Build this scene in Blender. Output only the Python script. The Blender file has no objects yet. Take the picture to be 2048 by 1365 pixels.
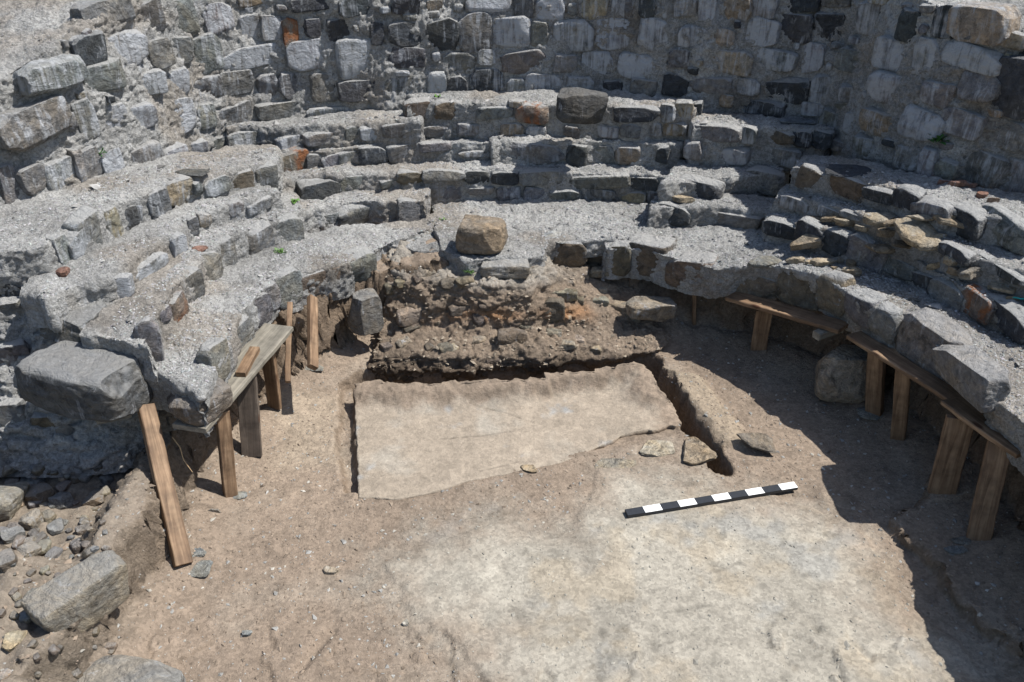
import bpy, math, random
import numpy as np
from mathutils import Vector, Matrix
from mathutils.bvhtree import BVHTree

# ------------------------------------------------------------------ camera, sky, sun
S = bpy.context.scene
F_PX, PITCH, CAM_H = 1750.0, math.radians(32), 3.43
cd = bpy.data.cameras.new('camera'); cam = bpy.data.objects.new('camera', cd)
S.collection.objects.link(cam); S.camera = cam
cd.sensor_width = 36; cd.lens = F_PX / 2048 * 36; cd.clip_end = 500; cd.clip_start = .05
cam.location = (0, 0, CAM_H); cam.rotation_euler = (math.pi / 2 - PITCH, 0, 0)
SUN_EL, SUN_AZ = math.radians(60), math.radians(4)      # azimuth from +X towards +Y
W = bpy.data.worlds.new('World'); S.world = W; W.use_nodes = True
nt = W.node_tree; bg = nt.nodes['Background']
sky = nt.nodes.new('ShaderNodeTexSky'); sky.sky_type = 'NISHITA'; sky.sun_disc = False
sky.sun_elevation = SUN_EL; sky.sun_rotation = math.pi / 2 - SUN_AZ
nt.links.new(sky.outputs[0], bg.inputs[0]); bg.inputs[1].default_value = .105
sd = bpy.data.lights.new('sun', 'SUN'); sun = bpy.data.objects.new('sun', sd); S.collection.objects.link(sun)
sd.energy = 4.9; sd.angle = math.radians(.5); sd.color = (1, .985, .955)
sdir = Vector((math.cos(SUN_EL) * math.cos(SUN_AZ), math.cos(SUN_EL) * math.sin(SUN_AZ), math.sin(SUN_EL)))
sun.rotation_euler = sdir.to_track_quat('Z', 'Y').to_euler(); sun.location = (6, 1, 10)
S.view_settings.view_transform = 'Standard'; S.view_settings.look = 'None'
S.view_settings.exposure = .62; S.view_settings.gamma = 1
S.render.resolution_x, S.render.resolution_y = 1024, 682

# ------------------------------------------------------------------ helpers
rng = np.random.default_rng(7)
COL = S.collection
CP, SP_ = math.cos(PITCH), math.sin(PITCH)
def ray(x, y):
    u = (x - 1024) / F_PX; v = (682.5 - y) / F_PX
    return np.array([u, CP + v * SP_, -SP_ + v * CP])
def at(x, y, z):
    d = ray(x, y); t = (z - CAM_H) / d[2]
    return np.array([d[0] * t, d[1] * t, z])
def depth_of(p): return p[1] * CP + (CAM_H - p[2]) * SP_

def _h(ix, iy, iz, s):
    n = (ix * 374761393 + iy * 668265263 + iz * 2147483647 + s * 974634777) & 0xffffffff
    n = ((n ^ (n >> 13)) * 1274126177) & 0xffffffff
    n = ((n ^ (n >> 16)) * 2246822519) & 0xffffffff
    return ((n ^ (n >> 15)) & 0xffffff) / 8388607.5 - 1
def noise(P, sc, seed=0):
    Q = np.asarray(P, float) / sc + 100.37
    I = np.floor(Q).astype(np.int64); f = Q - I; f = f * f * (3 - 2 * f)
    x, y, z = I[:, 0], I[:, 1], I[:, 2]; fx, fy, fz = f.T
    r = 0
    for dx in (0, 1):
        for dy in (0, 1):
            for dz in (0, 1):
                w = (fx if dx else 1 - fx) * (fy if dy else 1 - fy) * (fz if dz else 1 - fz)
                r = r + w * _h(x + dx, y + dy, z + dz, seed)
    return r
def fbm(P, sc, seed=0, oct=4, gain=.5):
    r = 0; a = 1
    for i in range(oct):
        r = r + a * noise(P, sc / 2 ** i, seed + 17 * i); a *= gain
    return r
def worley(P, sc, seed=0):
    """distance to the nearest jittered cell point and that cell's random value"""
    Q = np.asarray(P, float) / sc + 77.7; I = np.floor(Q).astype(np.int64); best = np.full(len(Q), 9.); sec = best.copy(); rv = np.zeros(len(Q))
    for dx in (-1, 0, 1):
        for dy in (-1, 0, 1):
            for dz in (-1, 0, 1):
                c = I + [dx, dy, dz]; a = (c[:, 0], c[:, 1], c[:, 2])
                pt = c + .5 + .45 * np.stack([_h(*a, seed), _h(*a, seed + 1), _h(*a, seed + 2)], 1)
                d = np.linalg.norm(Q - pt, axis=1); m = d < best
                sec = np.where(m, best, np.minimum(sec, d)); best = np.where(m, d, best); rv = np.where(m, _h(*a, seed + 3), rv)
    return best, sec - best, rv
def ss(a, b, x):
    t = np.clip((x - a) / (b - a), 0, 1); return t * t * (3 - 2 * t)
def col3(r, g, b): return np.array([r, g, b], float)

def mk(name, V, Fq, mat, parent=None, col=None, attrs=None, smooth=True):
    V = np.asarray(V, np.float32); Fq = np.asarray(Fq, np.int32)
    me = bpy.data.meshes.new(name)
    me.vertices.add(len(V)); me.vertices.foreach_set('co', V.ravel())
    k = Fq.shape[1]
    me.loops.add(Fq.size); me.loops.foreach_set('vertex_index', Fq.ravel())
    me.polygons.add(len(Fq)); me.polygons.foreach_set('loop_start', np.arange(0, Fq.size, k, dtype=np.int32))
    me.polygons.foreach_set('loop_total', np.full(len(Fq), k, np.int32))
    me.polygons.foreach_set('use_smooth', np.full(len(Fq), smooth))
    if col is not None:
        a = me.attributes.new('col', 'FLOAT_COLOR', 'POINT')
        c = np.ones((len(V), 4), np.float32); c[:, :3] = np.clip(col, 0, 1); a.data.foreach_set('color', c.ravel())
    for k2, v in (attrs or {}).items():
        a = me.attributes.new(k2, 'FLOAT', 'POINT'); a.data.foreach_set('value', np.asarray(v, np.float32))
    me.update(calc_edges=True); me.validate()
    if mat: me.materials.append(mat)
    o = bpy.data.objects.new(name, me); COL.objects.link(o)
    if parent: o.parent = parent
    return o
def tag(o, label=None, cat=None, group=None, kind=None):
    if label: o['label'] = label
    if cat: o['category'] = cat
    if group: o['group'] = group
    if kind: o['kind'] = kind
    return o
def empty(name, loc, label=None, cat=None, group=None):
    o = bpy.data.objects.new(name, None); COL.objects.link(o); o.location = tuple(loc); o.empty_display_size = .1
    return tag(o, label, cat, group)
def rebase(o, p):                        # move an object's origin to p, geometry staying put
    p = Vector([float(q) for q in p])
    o.data.transform(Matrix.Translation(-p)); o.location = p
    return o
def grid_faces(nu, nv):
    i, j = np.meshgrid(np.arange(nu - 1), np.arange(nv - 1), indexing='ij')
    a = (i * nv + j).ravel()
    return np.stack([a, a + nv, a + nv + 1, a + 1], 1)
def grid_normals(G):
    du = np.gradient(G, axis=0); dv = np.gradient(G, axis=1)
    n = np.cross(du, dv); n /= np.linalg.norm(n, axis=2, keepdims=True) + 1e-9
    return n
def resample(P, n):
    P = np.asarray(P, float); d = np.r_[0, np.cumsum(np.linalg.norm(np.diff(P, axis=0), axis=1))]
    t = np.linspace(0, d[-1], n)
    return np.stack([np.interp(t, d, P[:, k]) for k in range(P.shape[1])], 1)
def length(P): return np.linalg.norm(np.diff(P, axis=0), axis=1).sum()

# ------------------------------------------------------------------ materials
def nodes(name, rough=.95, spec=.25):
    m = bpy.data.materials.new(name); m.use_nodes = True; t = m.node_tree
    b = t.nodes['Principled BSDF']; b.inputs['Roughness'].default_value = rough
    b.inputs['Specular IOR Level'].default_value = spec
    return m, t, b
def N(t, ty, **kw):
    n = t.nodes.new(ty)
    for k, v in kw.items():
        if k in n.inputs: n.inputs[k].default_value = v
        else: setattr(n, k, v)
    return n
def mapping(t, src, scale):
    m = t.nodes.new('ShaderNodeMapping'); m.inputs['Scale'].default_value = scale
    t.links.new(src, m.inputs['Vector']); return m.outputs[0]
def ntex(t, vec, scale, detail=4, rough=.6, dist=0):
    n = t.nodes.new('ShaderNodeTexNoise'); n.inputs['Scale'].default_value = scale
    n.inputs['Detail'].default_value = detail; n.inputs['Roughness'].default_value = rough
    n.inputs['Distortion'].default_value = dist
    t.links.new(vec, n.inputs['Vector']); return n.outputs['Fac']
def ramp(t, fac, stops):
    r = t.nodes.new('ShaderNodeValToRGB'); e = r.color_ramp.elements
    while len(e) < len(stops): e.new(.5)
    for q, (p, c) in zip(e, stops):
        q.position = p; q.color = (c, c, c, 1) if isinstance(c, (int, float)) else (*c, 1)
    t.links.new(fac, r.inputs[0]); return r.outputs[0]
def mix(t, a, b, fac, mode='MIX'):
    m = t.nodes.new('ShaderNodeMix'); m.data_type = 'RGBA'; m.blend_type = mode
    for sock, v in ((m.inputs[6], a), (m.inputs[7], b), (m.inputs[0], fac)):
        if isinstance(v, (int, float)): sock.default_value = v if sock.type == 'VALUE' else (v, v, v, 1)
        elif isinstance(v, tuple): sock.default_value = (*v, 1)
        else: t.links.new(v, sock)
    return m.outputs[2]
def math_(t, op, a, b=0.0):
    m = t.nodes.new('ShaderNodeMath'); m.operation = op
    for s, v in ((m.inputs[0], a), (m.inputs[1], b)):
        if isinstance(v, (int, float)): s.default_value = v
        else: t.links.new(v, s)
    return m.outputs[0]
def bump(t, b, h, strength, dist, prev=None):
    n = t.nodes.new('ShaderNodeBump'); n.inputs['Strength'].default_value = strength; n.inputs['Distance'].default_value = dist
    t.links.new(h, n.inputs['Height'])
    if prev is not None: t.links.new(prev, n.inputs['Normal'])
    t.links.new(n.outputs[0], b.inputs['Normal']); return n.outputs[0]

def granular(name, chip=70, fine=260, contrast=.5, bstr=.8, bdist=.02, lime=False):
    """soil / mortar: base colour attribute broken by chips of stone and grain"""
    m, t, b = nodes(name)
    pos = N(t, 'ShaderNodeNewGeometry').outputs['Position']
    c = N(t, 'ShaderNodeAttribute', attribute_name='col').outputs['Color']
    vo = t.nodes.new('ShaderNodeTexVoronoi'); vo.inputs['Scale'].default_value = chip; t.links.new(pos, vo.inputs['Vector'])
    sep = N(t, 'ShaderNodeSeparateColor'); t.links.new(vo.outputs['Color'], sep.inputs[0])
    chipv = ramp(t, sep.outputs[0], [(0, 1 - contrast), (.5, 1.0), (1, 1 + contrast * .8)])
    f1 = ramp(t, ntex(t, pos, fine, 3, .7), [(.25, 1 - contrast * .8), (.5, 1), (.8, 1 + contrast * .6)])
    f2 = ramp(t, ntex(t, pos, 14, 4, .65), [(.25, .78), (.5, 1), (.78, 1.2)])
    c = mix(t, c, chipv, .75, 'MULTIPLY'); c = mix(t, c, f1, 1.0, 'MULTIPLY'); c = mix(t, c, f2, 1.0, 'MULTIPLY')
    if lime:
        up = N(t, 'ShaderNodeSeparateXYZ'); t.links.new(N(t, 'ShaderNodeNewGeometry').outputs['True Normal'], up.inputs[0])
        side = ramp(t, math_(t, 'ABSOLUTE', up.outputs[2]), [(.35, 1.0), (.7, 0.0)])
        st = ramp(t, math_(t, 'ADD', math_(t, 'MULTIPLY', ntex(t, mapping(t, pos, (24, 24, 2.2)), 1, 4, .7, .6), .7), math_(t, 'MULTIPLY', ntex(t, pos, 3, 3, .6), .5)), [(.62, 0.0), (.78, .6)])
        c = mix(t, c, (.42, .43, .445), math_(t, 'MULTIPLY', st, side))
    sm = N(t, 'ShaderNodeAttribute', attribute_name='sm').outputs['Fac']
    t.links.new(c, b.inputs['Base Color'])
    hh = math_(t, 'ADD', math_(t, 'MULTIPLY', ntex(t, pos, 28, 6, .72), 1.4), math_(t, 'MULTIPLY', sep.outputs[1], .35))
    bump(t, b, hh, bstr, bdist)
    bn = [n for n in t.nodes if n.bl_idname == 'ShaderNodeBump'][0]
    t.links.new(math_(t, 'MULTIPLY', math_(t, 'SUBTRACT', 1.0, sm), bstr), bn.inputs['Strength'])
    return m
M_MORTAR = granular('mortar_mat', 95, 330, .38, 1.0, .03, lime=True)
M_SOIL = granular('soil_mat', 70, 240, .26, .9, .022)
M_PLASTER = granular('plaster_mat', 60, 240, .17, .7, .012)
M_CHIP = granular('chip_mat', 50, 200, .2, .3, .004)

def stone_material():
    m, t, b = nodes('stone_mat', .8, .35)
    tc = N(t, 'ShaderNodeNewGeometry'); pos = tc.outputs['Position']
    at_ = lambda n_: N(t, 'ShaderNodeAttribute', attribute_name=n_).outputs['Fac']
    c = N(t, 'ShaderNodeAttribute', attribute_name='col').outputs['Color']
    n1 = ramp(t, ntex(t, pos, 16, 8, .75, .8), [(.28, .42), (.5, .95), (.72, 1.7)])
    n2 = ramp(t, ntex(t, mapping(t, pos, (1, 1, 2.5)), 70, 4, .7), [(.2, .7), (.5, 1), (.85, 1.4)])
    c = mix(t, c, n1, 1, 'MULTIPLY'); c = mix(t, c, n2, .8, 'MULTIPLY')
    hp = ramp(t, ntex(t, pos, 5.5, 5, .7, .6), [(.42, 0.0), (.62, .75)])
    c = mix(t, c, mix(t, c, (1.32, 1.14, .90), 1, 'MULTIPLY'), hp)
    dkp = ramp(t, ntex(t, pos, 8, 6, .75, 1.2), [(.36, .45), (.46, 1.0)]); c = mix(t, c, dkp, 1, 'MULTIPLY')
    # lime run marks: vertical white streaks
    st = ntex(t, mapping(t, pos, (24, 24, 2.2)), 1, 4, .7, .6)
    big = ntex(t, pos, 9, 3, .6)
    sf = math_(t, 'ADD', math_(t, 'MULTIPLY', st, .8), math_(t, 'MULTIPLY', big, .5))
    sf = math_(t, 'ADD', sf, math_(t, 'MULTIPLY', at_('streak'), .34))
    fac = ramp(t, sf, [(.80, 0.0), (.97, .8)])
    c = mix(t, c, (.44, .45, .465), fac)
    # mortar smeared on the rim and dust on top
    e = math_(t, 'ADD', at_('edge'), math_(t, 'MULTIPLY', math_(t, 'SUBTRACT', ntex(t, pos, 30, 5, .7), .5), 1.0))
    up = N(t, 'ShaderNodeSeparateXYZ'); t.links.new(tc.outputs['Normal'], up.inputs[0])
    e = math_(t, 'MAXIMUM', e, math_(t, 'ADD', math_(t, 'MULTIPLY', up.outputs[2], 1.15), math_(t, 'MULTIPLY', ntex(t, pos, 24, 5, .7), .25)))
    ef = math_(t, 'MULTIPLY', ramp(t, e, [(.80, 0.0), (1.0, 1.0)]), at_('smear'))
    c = mix(t, c, (.33, .322, .305), ef)
    # rust
    rf = math_(t, 'MULTIPLY', ramp(t, ntex(t, mapping(t, pos, (1, 1, .5)), 16, 4, .7), [(.42, 0.0), (.56, 1.0)]), at_('rust'))
    c = mix(t, c, ramp(t, ntex(t, pos, 40, 3), [(.3, (.16, .06, .025)), (.7, (.30, .12, .045))]), rf)
    t.links.new(c, b.inputs['Base Color'])
    h = math_(t, 'ADD', ntex(t, mapping(t, pos, (1, 1, 1.4)), 24, 8, .72, .3), math_(t, 'MULTIPLY', ef, .5))
    h = math_(t, 'ADD', h, math_(t, 'MULTIPLY', ntex(t, pos, 7, 4, .6, 1.0), 1.6)); bump(t, b, h, 1.0, .035)
    return m
M_STONE = stone_material()

def wood_material(name, c0, c1, c2):
    m, t, b = nodes(name, .7, .3)
    oc = N(t, 'ShaderNodeTexCoord').outputs['Object']
    g = ntex(t, mapping(t, oc, (38, 38, 2.2)), 1, 5, .6, .8)
    c = ramp(t, g, [(.25, c0), (.5, c1), (.72, c2)])
    k = ramp(t, ntex(t, oc, 7, 4, .65), [(.3, .55), (.55, 1), (.8, 1.25)])
    c = mix(t, c, k, 1, 'MULTIPLY')
    kn = t.nodes.new('ShaderNodeTexVoronoi'); kn.inputs['Scale'].default_value = 1
    t.links.new(mapping(t, oc, (9, 9, 3.5)), kn.inputs['Vector'])
    c = mix(t, (.07, .03, .015), c, ramp(t, kn.outputs['Distance'], [(.08, 0.0), (.16, 1.0)]))
    t.links.new(c, b.inputs['Base Color']); bump(t, b, g, .5, .004)
    return m
M_WOOD = wood_material('pine_mat', (.075, .043, .024), (.17, .105, .06), (.30, .20, .12))
M_WOOD_D = wood_material('dark_wood_mat', (.045, .035, .028), (.085, .065, .05), (.14, .11, .085))
M_WOOD_G = wood_material('weathered_wood_mat', (.11, .10, .08), (.19, .17, .135), (.27, .24, .19))
def plain(name, c, rough=.6, bs=.2):
    m, t, b = nodes(name, rough, .4)
    oc = N(t, 'ShaderNodeTexCoord').outputs['Object']
    k = ramp(t, ntex(t, oc, 45, 4, .7), [(.3, .75), (.6, 1.05)])
    t.links.new(mix(t, c, k, .8, 'MULTIPLY'), b.inputs['Base Color'])
    bump(t, b, ntex(t, oc, 90, 3), bs, .002); return m
M_LEAF = plain('leaf_mat', (.085, .17, .035), .5)
M_LEAF_D = plain('dark_leaf_mat', (.035, .10, .02), .5)
M_WHITE = plain('white_paint_mat', (.74, .73, .70), .6)
M_BLACK = plain('black_paint_mat', (.022, .024, .028), .45)
M_ROOT = plain('root_mat', (.40, .27, .14), .8)
M_PEN = plain('turquoise_plastic_mat', (.02, .28, .26), .35)

# ------------------------------------------------------------------ masonry ribbons
C0 = np.array([.27, 3.67])
MORTAR = col3(.322, .313, .294)
BVH_V, BVH_F = [], []
TREADS = []                                   # for gravel chips: (grid verts, nu, nv)
def mortar_col(P, nrm=None):
    k = 1 + .26 * fbm(P, .4, 3, 5, .6)
    c = MORTAR[None] * k[:, None]
    brown = ss(.1, .7, fbm(P, .5, 9, 3))[:, None]
    c = c * (1 - .6 * brown) + col3(.265, .225, .18)[None] * k[:, None] * .6 * brown
    return c
def ribbon(name, curves, parent, amp=.016, sp=.012, rnd=.02, mat=None, colf=None, tread=None, seed=1, bvh=True, caps=(0, 0), clod=0, cl_sc=.09):
    """loft through curves (each a polyline of world points), dense, with noise"""
    L = max(length(np.asarray(c)) for c in curves); nu = max(6, int(L / sp))
    R = [resample(c, nu) for c in curves]
    rows = [R[0]]
    span = []
    for a, b in zip(R[:-1], R[1:]):
        d = np.linalg.norm(b - a, axis=1).mean(); n = max(1, int(round(d / sp)))
        for k in range(1, n + 1): rows.append(a + (b - a) * k / n)
        span.append(n)
    G = np.stack(rows, 1)                     # nu x nv x 3
    # soften the profile corners
    for _ in range(int(rnd / sp * 2)):
        G[:, 1:-1] = .5 * G[:, 1:-1] + .25 * (G[:, :-2] + G[:, 2:])
    k0 = 0
    for side, dz in ((0, caps[0]), (1, caps[1])):
        if dz:
            m = max(3, int(dz / sp)); e = G[0] if side == 0 else G[-1]; zb = e[:, 2].max() - dz
            rows_ = [np.c_[e[:, :2], np.minimum(e[:, 2], e[:, 2] - (e[:, 2] - zb) * k / m)] for k in range(1, m + 1)]
            if side == 0: G = np.concatenate([np.stack(rows_[::-1]), G]); k0 = m
            else: G = np.concatenate([G, np.stack(rows_)])
    nu = G.shape[0]
    for _ in range(3): G[1:-1, 1:-1] = .5 * G[1:-1, 1:-1] + .25 * (G[:-2, 1:-1] + G[2:, 1:-1]) if any(caps) else G[1:-1, 1:-1]
    nrm = grid_normals(G)
    P = G.reshape(-1, 3)
    d = amp * (fbm(P, .16, seed, 5, .62)) + amp * .5 * np.abs(noise(P, .035, seed + 5)) + .35 * amp * noise(P, .02, seed + 3)
    low = .02 * noise(P, .6, seed + 40) + .008 * noise(P, .18, seed + 41)
    if clod:
        for sc_, k_ in ((cl_sc, 1.0), (cl_sc * .42, .45)):
            wq = P + .3 * sc_ * np.stack([noise(P, sc_, 3), noise(P, sc_, 4), noise(P, sc_, 5)], 1)
            f1, cr, rv = worley(wq * [1, 1, 2.0], sc_, seed + 9); low = low + clod * k_ * (.8 * rv - .45 * (1 - ss(0, .3, cr))) * ((1 - .8 * ss(.3, .6, P[:, 0])) if name == 'earth_mound' else 1)
    P = P + nrm.reshape(-1, 3) * (d + low)[:, None]
    Fq = grid_faces(nu, G.shape[1])
    c = (colf or mortar_col)(P)
    o = mk(name, P, Fq, mat or M_MORTAR, parent, c)
    if bvh:
        BVH_V.append(P); BVH_F.append(Fq)
    if tread is not None:
        a = sum(span[:tread]); b = sum(span[:tread + 1]) + 1
        TREADS.append(P.reshape(nu, -1, 3)[:, a:b].copy())
    return o
def W3(pts):                                  # [(px,py,z)...] -> world
    return np.array([at(*p) for p in pts])
def flip(c): return np.asarray(c)[::-1]
def toward(P, dist, z=None):                  # offset horizontally towards the apse centre
    P = np.array(P, float); v = C0[None] - P[:, :2]; v /= np.linalg.norm(v, axis=1, keepdims=True)
    P[:, :2] += v * dist
    if z is not None: P[:, 2] = z
    return P
def down(P, dz): P = np.array(P, float); P[:, 2] -= dz; return P

def step(parent, lip, back, drop, batter=.015, extra=.12, seed=1, amp=.016, name='step'):
    lip = W3(lip); back = W3(back)
    n = 90; lip = resample(lip, n); back = resample(back, n)
    jit = .028 * fbm(lip, .22, seed + 70, 3, .6); v = C0[None] - lip[:, :2]; v /= np.linalg.norm(v, axis=1, keepdims=True)
    lip[:, :2] += v * jit[:, None]; lip[:, 2] += .012 * noise(lip, .25, seed + 71)
    base = down(toward(lip, batter), drop)
    away = toward(back, -extra)
    return ribbon(name, [base, lip, back, away], parent, seed=seed, tread=1, amp=amp, caps=(drop, drop), clod=.0055, cl_sc=.05)

benchL = empty('stepped_bench', at(200, 700, .6), 'left flight of grey mortared benches above the weathered plank, in full sun', 'stone bench', 'concentric benches round the pit')
benchC = empty('stepped_bench', at(1000, 400, .6), 'central flight of narrow grey benches crowned by a big dark angular stone', 'stone bench', 'concentric benches round the pit')
benchR = empty('stepped_bench', at(1900, 600, .6), 'right flight of grey mortared benches with loose brown slabs heaped on it', 'stone bench', 'concentric benches round the pit')
wall = empty('apse_wall', at(1000, 190, 1.3), 'tall curved rubble wall of white-streaked grey stones closing the back of the apse', 'stone wall')

# left benches (level by level: lip, back line)
LL = []
LL.append(step(benchL, [(395, 790, 0.785), (441, 710, 0.78), (479, 640, 0.776), (520, 588, 0.772), (561, 555, 0.758), (605, 540, 0.728), (690, 528, 0.681), (750, 500, 0.644), (775, 488, 0.63)],
     [(315, 745, 0.79), (335, 665, 0.79), (400, 575, 0.785), (450, 545, 0.77), (505, 530, 0.764), (550, 510, 0.749), (610, 478, 0.716), (700, 462, 0.666), (860, 455, 0.63)], .28, -.03, seed=11))
step(benchL, [(290, 690, 0.98), (300, 650, 0.98), (342, 580, 0.98), (400, 510, 0.965), (445, 480, 0.95), (500, 456, 0.924), (550, 444, 0.899), (605, 425, 0.858)],
     [(200, 672, 0.98), (250, 605, 0.98), (330, 560, 0.98), (368, 525, 0.958), (392, 475, 0.946), (470, 430, 0.917), (560, 395, 0.888), (590, 385, 0.865)], .24, seed=12)
step(benchL, [(95, 600, 1.13), (140, 572, 1.13), (215, 552, 1.13), (270, 512, 1.12), (342, 467, 1.11), (375, 437, 1.087), (460, 408, 1.048), (560, 385, 1.018)],
     [(80, 590, 1.13), (113, 540, 1.13), (200, 512, 1.13), (284, 467, 1.11), (339, 448, 1.09), (400, 410, 1.065), (458, 393, 1.039), (551, 378, 1.009)], .20, seed=13)
step(benchL, [(-150, 520, 1.3), (0, 505, 1.3), (85, 495, 1.3), (113, 472, 1.3), (171, 448, 1.3), (212, 415, 1.29), (294, 380, 1.27), (335, 362, 1.25), (414, 352, 1.213), (551, 325, 1.149)],
     [(-150, 470, 1.3), (0, 440, 1.3), (70, 405, 1.3), (150, 385, 1.29), (250, 350, 1.27), (300, 335, 1.25), (400, 312, 1.205), (455, 305, 1.179), (560, 300, 1.138)], .24, seed=14)
# centre-left
step(benchC, [(560, 440, .78), (620, 418, .78), (700, 405, .77), (770, 403, .77), (850, 400, .77)],
     [(550, 400, .78), (620, 385, .78), (700, 378, .77), (770, 376, .77), (860, 374, .77)], .2, seed=21)
step(benchC, [(566, 365, .91), (590, 355, .91), (650, 350, .91), (720, 346, .90), (850, 342, .90)],
     [(556, 340, .91), (620, 334, .91), (720, 328, .90), (860, 322, .90)], .2, seed=22)
step(benchC, [(560, 305, 1.05), (640, 300, 1.05), (720, 295, 1.05), (820, 289, 1.05), (900, 284, 1.05), (1000, 284, 1.05)],
     [(558, 290, 1.05), (640, 284, 1.05), (740, 278, 1.05), (830, 270, 1.05), (1010, 268, 1.05)], .2, seed=23)
step(benchC, [(452, 258, 1.24), (480, 252, 1.24), (560, 250, 1.23), (700, 246, 1.22), (840, 243, 1.22)],
     [(440, 245, 1.24), (560, 238, 1.23), (700, 234, 1.22), (850, 230, 1.22)], .24, seed=24)
# centre
step(benchC, [(848, 350, .87), (900, 343, .87), (1000, 342, .87), (1150, 345, .87), (1300, 348, .87), (1345, 358, .87)],
     [(840, 328, .87), (950, 322, .87), (1150, 324, .87), (1380, 326, .87)], .3, seed=25)
step(benchC, [(985, 292, 1.06), (1000, 286, 1.06), (1100, 283, 1.06), (1250, 284, 1.06), (1362, 290, 1.06)],
     [(980, 272, 1.06), (1100, 269, 1.06), (1250, 270, 1.06), (1390, 275, 1.06)], .22, seed=26)
step(benchC, [(812, 212, 1.33), (840, 206, 1.33), (1000, 206, 1.33), (1110, 208, 1.33), (1250, 214, 1.33), (1390, 218, 1.33)],
     [(820, 195, 1.33), (1000, 188, 1.33), (1200, 188, 1.33), (1400, 205, 1.33)], .32, seed=27)
# centre-right
step(benchC, [(1300, 418, .80), (1330, 413, .80), (1450, 413, .80), (1560, 428, .80)],
     [(1300, 402, .80), (1450, 400, .80), (1570, 408, .80)], .2, seed=28)
step(benchC, [(1322, 365, .95), (1400, 362, .95), (1480, 350, .95), (1560, 345, .95)],
     [(1350, 330, .95), (1450, 328, .95), (1575, 328, .95)], .24, seed=29)
step(benchC, [(1384, 256, 1.25), (1480, 254, 1.25), (1580, 260, 1.25), (1660, 264, 1.25)],
     [(1384, 236, 1.25), (1480, 236, 1.25), (1600, 240, 1.25), (1690, 250, 1.25)], .34, seed=30)
# right benches
step(benchR, [(1210, 500, 0.63), (1290, 498, 0.63), (1348, 515, 0.64), (1430, 540, 0.66), (1500, 532, 0.706), (1560, 537, 0.748), (1635, 552, 0.797), (1690, 586, 0.8), (1748, 616, 0.8), (1806, 636, 0.8), (1902, 715, 0.8), (1990, 790, 0.8), (2060, 860, 0.8), (2150, 1000, .80), (2350, 1300, .80)],
     [(1200, 462, 0.63), (1300, 452, 0.63), (1400, 455, 0.64), (1530, 470, 0.702), (1600, 490, 0.759), (1690, 515, 0.8), (1760, 548, 0.8), (1820, 575, 0.8), (1880, 605, 0.8), (1960, 650, 0.8), (2060, 700, 0.8), (2150, 760, 0.8), (2350, 900, .80), (2600, 1150, .80)], .27, -.05, seed=31)
step(benchR, [(1529, 442, 0.882), (1591, 445, 0.924), (1646, 460, 0.97), (1690, 474, 0.98), (1762, 492, 0.98), (1830, 520, 0.98), (1923, 570, 0.98), (1977, 592, 0.98), (2060, 625, 0.98), (2200, 700, 0.98)],
     [(1529, 425, 0.882), (1600, 425, 0.929), (1680, 436, 0.97), (1760, 458, 0.98), (1850, 500, 0.98), (1940, 530, 0.98), (2040, 566, 0.98), (2200, 640, 0.98)], .24, seed=32)
step(benchR, [(1550, 393, 1.003), (1622, 402, 1.061), (1700, 422, 1.1), (1780, 448, 1.12), (1885, 488, 1.13), (1943, 512, 1.13), (2060, 552, 1.13), (2200, 610, 1.13)],
     [(1560, 380, 1.008), (1650, 384, 1.07), (1730, 402, 1.1), (1790, 418, 1.12), (1890, 450, 1.13), (1960, 488, 1.13), (2060, 505, 1.13), (2200, 560, 1.13)], .2, seed=33)
step(benchR, [(1585, 336, 1.191), (1663, 348, 1.24), (1731, 366, 1.26), (1790, 376, 1.28), (1830, 394, 1.3), (1889, 412, 1.31), (1957, 425, 1.31), (2060, 445, 1.31), (2200, 480, 1.31)],
     [(1590, 318, 1.194), (1660, 318, 1.24), (1740, 338, 1.26), (1800, 350, 1.28), (1850, 362, 1.3), (1930, 378, 1.31), (2060, 396, 1.31), (2200, 430, 1.31)], .24, seed=34)

# apse wall: base line, top line, broken outer slope
wb = W3([(-160, 480, 1.22), (0, 440, 1.24), (70, 410, 1.24), (150, 388, 1.23), (250, 352, 1.21), (300, 338, 1.19), (400, 314, 1.084), (452, 300, 1.04), (560, 239, 1.19), (700, 235, 1.18), (830, 228, 1.18), (900, 194, 1.28), (1000, 190, 1.28), (1200, 190, 1.28), (1390, 232, 1.2),
         (1560, 238, 1.2), (1660, 258, 1.18), (1665, 300, 1.081), (1740, 334, 1.191), (1850, 362, 1.23), (1930, 378, 1.24), (2060, 398, 1.24), (2200, 440, 1.24)])
n = 120; wbr = resample(wb, n)
for _ in range(10): wbr[1:-1] = .5 * wbr[1:-1] + .25 * (wbr[:-2] + wbr[2:])
s_ = np.linspace(0, 1, n)
ztop = np.interp(s_, [0, .06, .12, .2, .3, .72, .84, .93, 1], [1.75, 1.95, 2.14, 2.3, 2.5, 2.5, 2.34, 2.18, 1.95])
def off(P, d, z): Q = toward(P, d); Q[:, 2] = z; return Q
w0 = off(wbr, .02, wbr[:, 2] - .12); w1 = off(wbr, -.10, ztop)
w2 = off(wbr, -.55, ztop + .06); w3 = off(wbr, -1.1, ztop + .02); w4 = off(wbr, -1.15, 1.3)
ribbon('mortar', [w0, w1, w2, w3, w4], wall, amp=.020, seed=51, tread=1, clod=.009, cl_sc=.06)

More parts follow.
